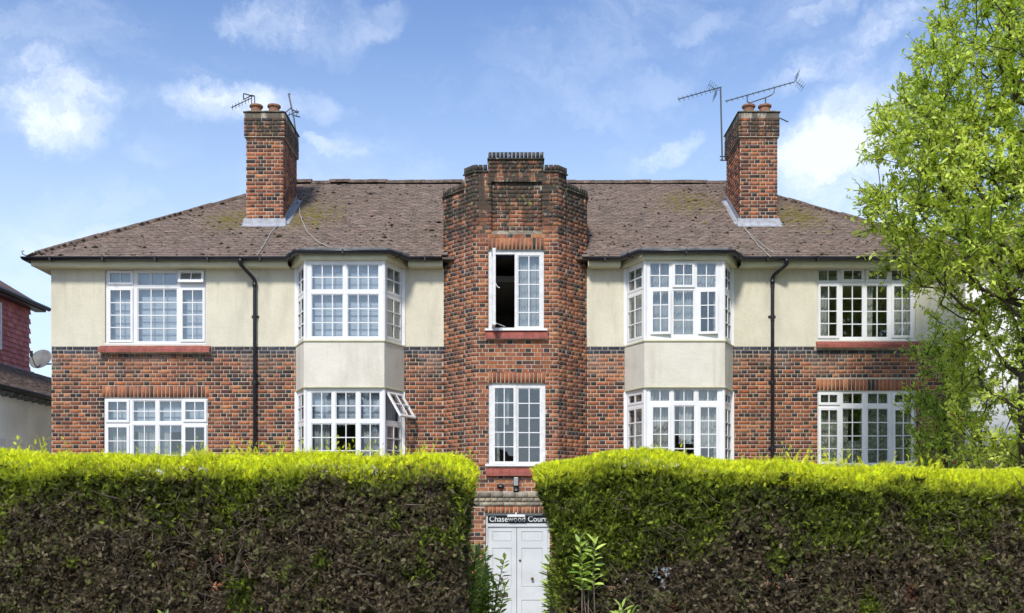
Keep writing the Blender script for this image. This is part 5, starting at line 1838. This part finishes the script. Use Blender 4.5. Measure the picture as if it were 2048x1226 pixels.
def tree_in(n):
    z = rng.uniform(2.6, 11.2, n); xl = np.interp(z, zk, xk); x = rng.uniform(5.2, 9.8, n); y = rng.uniform(-7.2, -2.9, n)
    yl = np.interp(z, zk, [5.6, 5.5, 5.4, 5.4, 5.4, 5.3, 5.2, 5.3, 5.6, 6.1, 6.8, 7.3])
    hw = TX - xl
    hy = TX - yl
    r = ((x - TX) / np.where(x < TX, hw, 2.5 * np.ones(n))) ** 2 + ((y - TY) / np.minimum(2.1, hy)) ** 2
    q = np.stack([x, y, z], 1)
    k = (r < 1) & (fbm(q, .8) > .33)
    gap = (x > 6.2) & (x < 6.85) & (z < 5.6)
    k &= ~gap | (rng.random(n) < .10)
    return q[k]


grow('tree', 'tall leafy bright green tree at the right edge, hiding the end of the block', 'tree', (TX, TY, 0), 10.6, tree_in, 1650, 10, (.06, .11),
     [(.30, .39, .05), (.58, .65, .13)], trunk_r=.15, zlow=2.6)


def sap_in(n):
    z = rng.uniform(2.4, 5.6, n); x = rng.uniform(5.9, 7.1, n); y = rng.uniform(-2.4, -1.2, n)
    q = np.stack([x, y, z], 1); hw = np.interp(z, [2.4, 3.4, 4.6, 5.6], [.42, .42, .38, .25])
    xc = PX(1882, -1.8)
    q[:, 0] = rng.uniform(xc - .6, xc + .6, n)
    k = (np.abs(q[:, 0] - xc) < hw) & (fbm(q, 1.2) > .36)
    return q[k]


grow('sapling', 'slender darker sapling against the brick right of the lower right window', 'tree', (PX(1895, -1.8), -1.8, 0), 5.2, sap_in, 130, 8, (.06, .11),
     [(.20, .30, .04), (.48, .58, .10)], trunk_r=.045, zlow=2.0)


def street_in(n):
    q = rng.uniform([-3.5, -3.5, 3], [3.5, 3.5, 10], (n, 3))
    k = ((q[:, 0] / 3.4) ** 2 + (q[:, 1] / 3.4) ** 2 + ((q[:, 2] - 6.5) / 3.6) ** 2) < 1
    return q[k]


for i, (x, y, lab) in enumerate(((-9.5, -45, 'broad tree across the street mirrored in the lower left panes'), (20, -40, 'broad tree across the street mirrored in the far right panes'))):
    grow('street_tree', lab, 'tree', (x, y, 0), 8.5, lambda n: street_in(n) + np.array([x, y, 0]), 170, 5, (.35, .55), [(.03, .06, .012), (.09, .13, .02)], trunk_r=.2, zlow=3, group='trees across the street')


# --- laurels: big glossy leaves
def laurel(label, x, y, z0, z1, stems, spread, bright=1.0):
    root = thing('laurel', label, 'shrub', (x, y, 0))
    mb = MB(); P, D, S = [], [], []
    for s_ in range(stems):
        dx, dy = random.gauss(0, spread), random.gauss(0, spread * .6); top_ = random.uniform(z0 + .4 * (z1 - z0), z1)
        pts = [Vector((x + dx * f + .02 * math.sin(9 * f + s_), y + dy * f, -.03 + top_ * f)) for f in (0, .3, .6, .85, 1)]
        mb.tube(pts, [.012, .010, .008, .006, .004], 5, False)
        n = max(8, int((top_ - z0) / .02))
        for k in range(n):
            f = 1 - (top_ - z0) / top_ * (k / n); p = pts[0].lerp(pts[-1], f)
            a = k * 2.4 + s_
            P.append(tuple(p)); D.append((math.cos(a), math.sin(a) - .25, random.uniform(.0, .8) + (1.2 if k < 2 else 0))); S.append(random.uniform(.10, .17))
    mb.build('stem', M['twig'], root)
    P, D, S = np.array(P), unit(np.array(D)), np.array(S)
    n = len(P); roll = np.tile(np.array([[0, -.3, 1.0]]), (n, 1)) + rng.normal(0, .3, (n, 3))
    Sx = unit(np.cross(roll, D)); B = np.stack([D, Sx, np.cross(D, Sx)], 1)
    Vv = np.einsum('vk,nkj->nvj', LV * np.array([1, .82, 1]), B) * S[:, None, None] + P[:, None, :]
    Fv = LF[None] + (np.arange(n) * len(LV))[:, None, None]
    t = rng.random((n, 1)); c = ((1 - t) * np.array([[.09, .16, .028]]) + t * np.array([[.42, .52, .12]])) * bright * 1.15
    npobj('leaves', Vv.reshape(-1, 3), Fv.reshape(-1, 3), M['laurel'], root, np.repeat(c, len(LF), axis=0), kind='stuff')


def at(px, y): return PX(px, y)


laurel('bushy laurel with long glossy leaves in front of the left door leaf', at(968, -6.6), -6.6, 1.0, 1.88, 14, .15, 1.3)
laurel('dark laurel tucked against the end of the left hedge', at(936, -7.0), -7.0, 1.0, 2.05, 8, .07)
laurel('narrow laurel squeezed between the door and the right hedge', at(1108, -7.6), -7.6, 1.0, 2.0, 6, .05, 1.2)
laurel('pale laurel shoots poking out of the face of the right hedge near the gap', at(1180, -8.62), -8.62, 1.5, 2.08, 4, .07, 1.4)
laurel('low laurel at the foot of the right hedge, cut by the frame edge', at(1250, -8.7), -8.7, .9, 1.38, 8, .14, 1.2)
laurel('low laurel sprig at the foot of the left hedge', at(335, -8.7), -8.7, .9, 1.34, 4, .08, 1.0)
print('objects', len(bpy.data.objects), 'tris', sum(len(m.loop_triangles) or len(m.polygons) for m in bpy.data.meshes))
